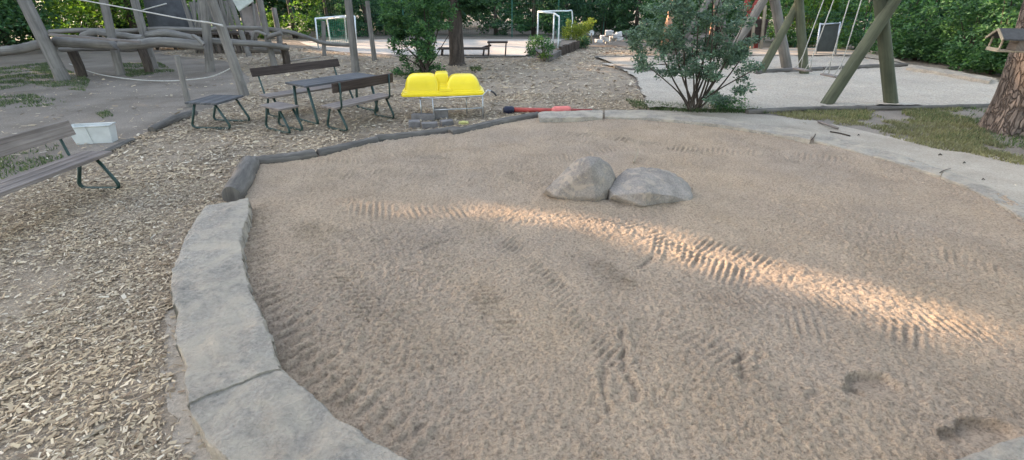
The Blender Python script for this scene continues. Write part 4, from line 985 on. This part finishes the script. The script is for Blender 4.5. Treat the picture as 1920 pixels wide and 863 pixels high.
# dark tall shrub behind the yellow shell
c0_ = G(800, 140); DS = thing('tall_shrub', c0_, 'dark leafy tall shrub growing behind the yellow shell', 'shrub')
tips = [AT(x, y, c0_.y + d) for x, y, d in [(730, 60, 0), (755, 30, .3), (770, 0, 0), (800, -20, .2), (830, 20, 0), (815, 60, -.3), (760, 90, -.2), (790, -40, 0), (735, 95, 0), (845, 60, .3)]]
stems(DS, c0_, tips, .03, bend=.3)
Pl = []
for (px, py, rx, rz_, nn) in [(735, 20, .45, .3, 900), (775, 15, .6, .45, 2200), (820, 10, .55, .45, 2000), (720, 15, .4, .4, 1200), (750, 75, .35, .3, 1000), (805, 80, .3, .3, 1200), (790, 112, .2, .15, 300), (760, 50, .5, .35, 1700), (800, 55, .5, .3, 1900), (785, 85, .25, .25, 900), (805, 105, .22, .22, 700), (795, 125, .25, .15, 500), (755, 110, .25, .22, 450), (770, 132, .25, .12, 350), (735, 45, .25, .18, 300), (840, 40, .3, .25, 600), (800, -20, .8, .5, 2600), (745, 128, .14, .12, 180), (815, 125, .2, .14, 300)]:
    for q in range(max(2, nn // 120)):
        c_ = blob(1, AT(px, py, c0_.y + random.uniform(-.4, .5)), (rx, .35, rz_), .0)
        if len(c_): Pl.append(blob(95, c_[0], (.19, .19, .12), .1))
leafmesh('foliage', np.concatenate(Pl), .08, 'leaf_mid', DS, .5, thr=1.9)
# yellow-green bush behind the planter and shrub in the planter
c_ = G(1076, 88); YB = thing('bright_bush', c_, 'yellow-green sunlit bush behind the palisade bed', 'bush')
stems(YB, c_, [AT(x, y, c_.y) for x, y in ((1060, 50), (1072, 40), (1090, 50), (1105, 36), (1112, 42))], .02)
leafmesh('foliage', np.concatenate([blob(n_, AT(px, py, c_.y + dy), (rx, .4, rz_), .1) for px, py, rx, rz_, n_, dy in [(1062, 62, .25, .4, 500, 0), (1075, 58, .35, .4, 800, 0), (1093, 55, .38, .3, 700, 0), (1105, 45, .22, .2, 260, 0), (1090, 75, .38, .3, 600, 0), (1066, 42, .12, .18, 120, 0), (1108, 38, .12, .14, 70, 0), (1115, 40, .14, .05, 40, 0)]]), .09, 'leaf_yellow', YB, .35, cv=False)
c_ = G(1094, 92); DB = thing('small_bush', c_, 'small dark green bush at the end of the palisade bed', 'bush')
leafmesh('foliage', blob(700, c_ + Vector((0, .1, .25)), (.32, .25, .3), .2), .08, 'leaf_dark', DB, .5, cv=False)
c_ = G(1018, 106, .17); PB = thing('planter_shrub', c_, 'dark sparse shrub with reddish twigs growing in the low stone planter', 'shrub')
stems(PB, c_, [AT(x, y, c_.y) for x, y in ((995, 78), (1008, 68), (1022, 72), (1034, 80), (990, 90), (1015, 66))], .014)
leafmesh('foliage', np.concatenate([blob(n_, AT(px, py, c_.y), (rx, .3, rz_), .1) for px, py, rx, rz_, n_ in [(1002, 78, .26, .22, 350), (1020, 82, .3, .25, 420), (1028, 92, .2, .15, 200), (996, 97, .2, .18, 260), (1012, 70, .16, .1, 90), (1036, 88, .14, .1, 90), (990, 86, .1, .15, 80)]]), .075, 'leaf_mid', PB, .5, cv=False)
leafmesh('ground_leaves', blob(250, c_ + Vector((.1, -.15, .05)), (.3, .2, .12), .1), .07, 'leaf_light', PB, .4, cv=False)
# tree trunk in the middle
c_ = G(857, 122); TR_ = thing('tree', c_, 'dark-barked tree standing right of the tall shrub in the centre', 'tree')
P = [c_ + Vector((0, 0, -.03)), c_ + Vector((0, 0, .12)), c_ + Vector((.01, 0, .5)), c_ + Vector((.0, 0, 1.2)), c_ + Vector((.05, 0, 2.4)), c_ + Vector((.05, 0, 4.5)), c_ + Vector((0, 0, 7))]
MB().tube(topcurve(P, 4), [.40, .34, .30, .27, .255, .25, .25, .245, .24] + [.24 - .006 * k for k in range(16)], 18, .06).build('trunk', 'bark_dark', TR_, True)
Pl = [clumps(5200, c_ + Vector((0, .3, 3.6)), (2.0, 1.6, 1.9), 60, .5), clumps(1500, c_ + Vector((.2, .2, 1.75)), (.55, .5, .40), 16, .25), clumps(1200, c_ + Vector((.9, .3, 1.95)), (.7, .5, .35), 14, .25)]
leafmesh('crown', np.concatenate(Pl), .14, 'leaf_dark', TR_, .5)
# hut lamp-like white tag on the tree skipped; big pine on the right
pb = Vector((8.58, 7.62, 0)); PT = thing('pine_tree', pb, 'big pine with plated reddish bark at the right edge carrying the bird feeder', 'tree')
nz, na = 70, 64; V = []
for i in range(nz + 1):
    z = (i / nz) ** 1.3 * 9.0 - .03; cxp = pb.x - .23 * min(z, 2.2) + (z > 2.2) * -.02 * (z - 2.2); rr = .345 + .13 * math.exp(-max(z, 0) / .38) - .018 * z
    for k in range(na):
        a = 2 * math.pi * k / na
        r_ = rr * (1 + .10 * math.exp(-max(z, 0) / .5) * math.cos(5 * a + 1) + .03 * math.sin(3 * a + z)) + .02 * float(vnoise(np.array(k * .5), np.array(z * 3), 61))
        V.append((cxp + math.cos(a) * r_, pb.y + math.sin(a) * r_, z))
idx = np.arange((nz + 1) * na).reshape(nz + 1, na); idn = np.roll(idx, -1, 1)
Q = np.stack([idx[:-1], idn[:-1], idn[1:], idx[1:]], -1).reshape(-1, 4)
npmesh('trunk', np.array(V), Q, 'pine_bark', PT, True)
leafmesh('crown', clumps(5000, (7.8, 7.6, 8.5), (2.6, 2.6, 1.6), 40, .7), .22, 'leaf_mid', PT, .15)
BF = thing('bird_feeder', Vector((7.35, 7.1, 1.4)), 'wooden bird feeder with a small gabled felt roof fixed to the pine', 'bird feeder')
fc = AT(1897, 70, 7.05)
M_ = Matrix.Rotation(R(-18), 3, 'Z')
def fl(x, y, z): return fc + M_ @ Vector((x, y, z))
# gable faces left/front: ridge runs along local x
for s in (-1, 1):
    mb = MB(); A_ = [fl(-.19, 0, .10), fl(.26, 0, .10), fl(.26, s * .21, -.03), fl(-.19, s * .21, -.03)]; u_ = Vector((0, 0, .018))
    mb.add(A_ + [p_ + u_ for p_ in A_], [(0, 1, 2, 3), (7, 6, 5, 4), (0, 4, 5, 1), (1, 5, 6, 2), (2, 6, 7, 3), (3, 7, 4, 0)]); mb.build('roof_panel', 'roof_felt', BF)
    MB().beam(fl(-.195, 0, .105), fl(-.195, s * .21, -.025), .02, .035).build('gable_board', 'tan_log', BF)
    MB().beam(fl(-.15, s * .13, -.17), fl(-.15, s * .13, 0), .022, .022, (1, 0, 0)).build('roof_post', 'tan_log', BF)
MB().box(fl(.03, 0, -.18), (.40, .30, .018), M_, 0, .003).build('tray', 'tan_log', BF)
MB().box(fl(-.16, 0, -.16), (.015, .30, .04), M_, 0, .003).build('tray_edge', 'tan_log', BF)
MB().box(fl(.12, 0, -.09), (.14, .22, .16), M_, 0, .003).build('feeder_box', 'plank', BF)

# hedge on the right: several shrubs shoulder to shoulder
HG = 'broad-leaved hedge shrubs behind the right fence'
hl = ['hedge shrub in the thicket straight behind the panel', 'hedge shrub just right of the panel', 'hedge shrub behind the crossing swing logs', 'hedge shrub behind the green fence post', 'large-leaved hedge shrub where the stony rim starts', 'hedge shrub above the middle of the stony rim', 'hedge shrub above the right part of the stony rim', 'hedge shrub left of the bird feeder', 'hedge shrub hidden behind the pine']
for i, (px, py) in enumerate([(1500, 92), (1560, 93), (1625, 100), (1690, 112), (1740, 120), (1790, 126), (1840, 137), (1890, 148), (1960, 160)]):
    c_ = G(px, py); rr = 1.0 if i > 2 else 1.5
    c_ = c_ + Vector((.35, .9, 0)); H_ = thing('hedge_shrub', c_, hl[i], 'shrub', HG)
    stems(H_, c_, [c_ + Vector((random.uniform(-1, 1), random.uniform(-.5, .5), random.uniform(1.5, 3))) for _ in range(5)], .03)
    fr = [clumps(4200, c_ + Vector((0, 0, 1.3)), (rr * 1.15, .95, 1.5), 80, .32), clumps(900, c_ + Vector((0, -.3, .35)), (rr, .6, .35), 20, .25)]
    leafmesh('foliage', np.concatenate(fr), .12, ['leaf_mid', 'leaf_light', 'leaf_mid'][i % 3] if i < 4 else 'leaf_mid', H_, .55)
    
# shrubs and trees along the back, with the crowns that shade the playground
def tree(c, h, cr, lab, mat, n=5000, ls=.2, tr=.15, low=.3, group='trees of the surrounding thicket', name='tree', cat='tree', tmat='bark_dark', lean=0):
    t_ = thing(name, c, lab, cat, group)
    P = [c + Vector((lean * k / 5, 0, (h * .8) * k / 5 - .03)) for k in range(6)]
    MB().tube(P, [tr * (1.25 if k == 0 else 1 - .12 * k) for k in range(6)], 12, .06).build('trunk', tmat, t_, True)
    zc = (h + low) / 2; leafmesh('crown', clumps(n, c + Vector((0, 0, zc)), (cr, cr * .8, (h - low) / 2), 90, cr * .22), ls, mat, t_, .55, cen=True)
    return t_
back = [(-60, 105, 3.2, 1.8, 'leaf_dark', 'leafy shrub beyond the soil at the far left edge'), (20, 92, 3.5, 2.0, 'leaf_dark', 'dark shrub behind the thick curved log'), (85, 82, 4.5, 2.2, 'leaf_light', 'bright-leaved tree behind the back row posts'),
        (165, 80, 5, 2.2, 'leaf_light', 'light green tree right of the bright-leaved one at the left'), (235, 80, 4, 1.9, 'leaf_dark', 'dark shrub left of the dark tent'), (330, 76, 5, 2.0, 'leaf_dark', 'dark tree behind the tent'), (430, 76, 5, 2.0, 'leaf_mid', 'green tree behind the playhouse'),
        (500, 76, 4.5, 1.7, 'leaf_light', 'light green tree right above the flared-foot post'), (555, 76, 5, 1.7, 'leaf_light', 'light green tree left of the left goal'), (620, 73, 4.5, 1.8, 'leaf_mid', 'mid green tree behind the left goal'),
        (690, 71, 5, 1.9, 'leaf_dark', 'dark tree behind the slim blunt post'), (760, 70, 5, 2.0, 'leaf_dark', 'dark tree behind the tall shrub'), (850, 70, 5, 2.1, 'leaf_dark', 'dark tree straight behind the centre trunk'), (930, 70, 5, 2.0, 'leaf_dark', 'dark tree behind the frame table'),
        (1000, 71, 4.6, 1.9, 'leaf_mid', 'green tree left of the right goal'), (1060, 71, 5, 1.9, 'leaf_dark', 'dark tree behind the yellow-green bush'), (1130, 73, 4.8, 1.9, 'leaf_dark', 'dark tree behind the rock pile'), (1190, 76, 5, 1.7, 'leaf_dark', 'dark tree between rock pile and bush'),
        (1250, 80, 4.5, 1.6, 'leaf_mid', 'green tree behind the multi-stemmed bush'), (1340, 82, 4.5, 1.7, 'leaf_mid', 'green tree left of the red frame'), (1455, 84, 4.8, 1.7, 'leaf_light', 'bright tree between the grey swing legs')]
for i, (px, py, h, cr, mt, lab) in enumerate(back):
    c_ = G(px, py); d = Vector((c_.x, c_.y, 0)).normalized(); tree(c_ + d * 1.6, h, cr, lab, mt, 8500, .135, .12, -.4)
# pale peach trunk seen above the bush
c_ = G(1243, 92); tree(c_, 7, 1.5, 'peach-barked pine trunk rising behind the left of the bush', 'leaf_mid', 1500, .2, .17, 4.2, tmat='peach_bark', lean=.5)
c_ = G(1330, 96); tree(c_, 7, 1.5, 'pale slender trunk behind the right of the bush', 'leaf_mid', 1500, .2, .10, 4.2, tmat='peach_bark', lean=-.3)
# far wood as one mass
Pf = []
for k in range(150):
    th = R(-62 + 124 * k / 149); d = 36 + random.uniform(-2.5, 2.5); Pf.append(blob(700, (d * math.sin(th), d * math.cos(th), random.uniform(1.2, 3.5)), (1.3, 1.3, 2.4), .2))
o = leafmesh('far_wood', np.concatenate(Pf), .30, 'leaf_dark', None, .6, cen=True); tag(o, 'dark mass of woodland closing the view behind the playground', 'woodland', kind='stuff')
# tall shade trees towards the low sun, to the left of the playground; crowns shaped as leaf screens, gaps cut for chosen sun patches
az = np.array(SUN_AZ); pv = np.array([.431, .902]); V0 = 27.0; te = math.tan(SUN_EL)
SHL = ['tall shade tree beyond the left edge, closest to the viewer', 'tall shade tree beyond the left edge, second along the row', 'tall shade tree beyond the left edge, third along the row', 'tall shade tree at the left, fourth along the row', 'tall shade tree at the left, fifth along the row', 'tall shade tree behind the playhouse, sixth along the row', 'tall shade tree at the back, seventh along the row', 'tall shade tree at the back, last along the row']
us = np.arange(-7, 41, .13); ws = np.arange(1.0, 15.5, .13); U, Wd = np.meshgrid(us, ws, indexing='ij')
U = U.ravel(); Wd = Wd.ravel(); U = U + rng.uniform(-.1, .1, U.size); Wd = Wd + rng.uniform(-.1, .1, Wd.size)
for rep in range(8):
    m_ = (U >= -7 + 6 * rep) & (U < -1 + 6 * rep); u_ = U[m_]; w_ = Wd[m_]; v_ = V0 + rng.uniform(-1.6, 1.6, u_.size) + 1.2 * np.sin(u_ * .7)
    P = np.stack([pv[0] * u_ + az[0] * v_, pv[1] * u_ + az[1] * v_, w_], 1)
    # keep the same sun ray for every clump (height follows its distance)
    uc = -4 + 6 * rep; bx, by = pv[0] * uc + az[0] * V0, pv[1] * uc + az[1] * V0
    t_ = thing('shade_tree', Vector((bx, by, 0)), SHL[rep], 'tree', 'tall trees on the sunny side of the playground')
    MB().tube([(bx, by, -.03), (bx + .1, by, 4), (bx, by + .2, 9), (bx, by, 14)], [.34, .28, .2, .08], 14, .05).build('trunk', 'bark_dark', t_, True)
    P = np.concatenate([P, P + np.array([pv[0], pv[1], 0]) * .065 + np.array([0, 0, .065]) - SUNV * .5])
    lowp = P[P[:, 2] < 3.0]; lowp = np.concatenate([lowp + rng.normal(0, .22, lowp.shape) for _ in range(3)])
    leafmesh('crown', P[P[:, 2] >= 2.6], .38, 'leaf_mid', t_, 1.0, up=0, cv=True, thr=0, cen=True, face=SUNV)
    leafmesh('lower_leaves', lowp, .16, 'leaf_light' if rep % 2 else 'leaf_mid', t_, .6, up=.2, cv=True, thr=0, cen=True)

for i, (x, y, h, lab) in enumerate([(-6, -9, 13, 'unseen tall tree added behind the viewer at the left to block sky light'), (1, -10, 14, 'unseen tall tree added straight behind the viewer to block sky light'), (8, -8, 13, 'unseen tall tree added behind the viewer at the right to block sky light'), (13.5, -2, 13, 'unseen tall tree added beyond the right edge beside the sandpit to block sky light'), (15, 4, 14, 'unseen tall tree added beyond the right edge behind the pine to block sky light')]):  # unseen trees added to block sky, so ambient light comes from the left
    t_ = thing('tree', Vector((x, y, 0)), lab, 'tree', 'unseen tall trees added behind and right of the sandpit to block sky light')
    MB().tube([(x, y, -.03), (x + .1, y, 4), (x, y + .1, 9), (x, y, h - 1)], [.3, .25, .18, .06], 12, .05).build('trunk', 'bark_dark', t_, True)
    leafmesh('crown', clumps(5000, (x, y, h / 2 + 1.5), (3.9, 3.4, h / 2 - 1.5), 70, 1.0), .42, 'leaf_mid', t_, .7, cen=True, thr=0)
# ---- grass, weeds
def grass(lab, polys, dens, h, mat, seed):
    r = np.random.default_rng(seed); out = []
    for P in polys:
        P = GP(P); xs_ = [p_[0] for p_ in P]; ys_ = [p_[1] for p_ in P]; A = (max(xs_) - min(xs_)) * (max(ys_) - min(ys_)); n = int(A * dens)
        x = r.uniform(min(xs_), max(xs_), n); y = r.uniform(min(ys_), max(ys_), n); k = inpoly(x, y, P) & (vnoise(x * 2.3, y * 2.3, 71) + vnoise(x * 7, y * 7, 72) * .6 > -.08 + .25 * (r.random(n) - .5))
        x = x[k]; y = y[k]; n = len(x); hh = h * r.uniform(.4, 1.3, n); a = r.uniform(0, 6.28, n); wd = .006 + .004 * r.random(n); le = r.normal(0, .45, (n, 2)) * hh[:, None]
        B = np.stack([np.cos(a) * wd, np.sin(a) * wd, np.zeros(n)], 1); P0 = np.stack([x, y, np.full(n, .005)], 1); T = P0 + np.stack([le[:, 0], le[:, 1], hh], 1)
        out.append(np.stack([P0 - B, P0 + B, T], 1).reshape(-1, 3))
    V = np.concatenate(out); o = npmesh('grass', V, np.arange(len(V)).reshape(-1, 3), mat); tag(o, lab, 'grass', kind='stuff')
grass('patchy green grass on the soil at the upper left', [[(-60, 165), (0, 128), (90, 118), (170, 150), (160, 172), (60, 160), (0, 170)], [(-60, 215), (0, 182), (60, 178), (125, 192), (90, 200), (0, 205)], [(-30, 345), (0, 300), (60, 280), (130, 272), (120, 300), (60, 330)], [(180, 215), (200, 208), (215, 218), (195, 224)], [(215, 120), (300, 118), (330, 135), (240, 146)]], 900, .055, 'grass', 5)
grass('green grass around the foot of the pine', [[(1790, 200), (1880, 198), (2100, 240), (2100, 330), (1920, 300), (1800, 272), (1740, 262), (1830, 240)], [(1480, 208), (1620, 206), (1800, 204), (1830, 235), (1600, 225)]], 800, .06, 'grass', 6)
grass('dry thin grass between gravel and sandy path', [[(1420, 208), (1620, 206), (1800, 204), (1860, 260), (1900, 296), (1760, 282), (1600, 240), (1480, 222)], [(1740, 250), (1920, 280), (1990, 300), (1990, 330), (1800, 285)]], 2600, .05, 'dry_grass', 7)
grass('weeds along the far kerb around the bush', [[(1170, 188), (1230, 196), (1420, 205), (1440, 214), (1300, 212), (1190, 205)], [(745, 140), (815, 138), (820, 150), (760, 150)], [(880, 128), (900, 126), (905, 134), (885, 135)]], 1500, .08, 'grass', 8)

# ---- twigs and bits
def twig(P, r, lab, mat='bark_dark'):
    o = MB().tube(topcurve([G(*p_) for p_ in P], 4), r, 7, .15).build('twig', mat, None, True); tag(o, lab, 'twig', 'twigs lying on the ground')
twig([(1535, 228, .03), (1552, 234, .05), (1572, 241, .03)], .022, 'pale broken twig lying above the right kerb', 'plank')
twig([(1556, 247, .02), (1575, 250, .02), (1594, 255, .02)], .010, 'thin dark twig just below the broken pale one')
twig([(1196, 279, .18), (1193, 292, .12), (1188, 305, .07)], .012, 'straight pale stick poking out of the sand behind the boulders', 'tan_log')
twig([(1762, 324, .10), (1769, 320, .11), (1782, 316, .09)], .005, 'small curved twig on the right kerb')
twig([(1522, 262, .12), (1527, 256, .15), (1529, 252, .15)], .007, 'dark stub wedged in the kerb joint below the broken twig')
for px, py, s, lab in ((1610, 254, .018, 'dark bark crumb right of the thin twig'), (1763, 291, .024, 'dark bark crumb on the sandy path'), (1808, 306, .018, 'bark crumb lowest on the sandy path'), (1844, 337, .018, 'bark crumb near the right picture edge'), (1519, 262, .018, 'crumb by the kerb joint')):
    c_ = G(px, py, .015); o = MB().tube([c_ + Vector((-s, 0, 0)), c_ + Vector((0, .01, .012)), c_ + Vector((s, 0, 0))], [s * .3, s * .5, s * .2], 6, .3).build('bark_crumb', 'bark_dark'); tag(o, lab, 'bark piece', 'bark crumbs on the path')
for px, py, s, lab in ((175, 812, .05, 'pale splinter chip near the bottom left corner'),):
    c_ = G(px, py, .02); o = MB().box(c_, (s * 2, s * .6, .012), Matrix.Rotation(1.0, 3, 'Z'), .002, .002).build('wood_splinter', 'tan_log'); tag(o, lab, 'wood chip')
# clean up: nothing else
print('objects', len(bpy.data.objects))
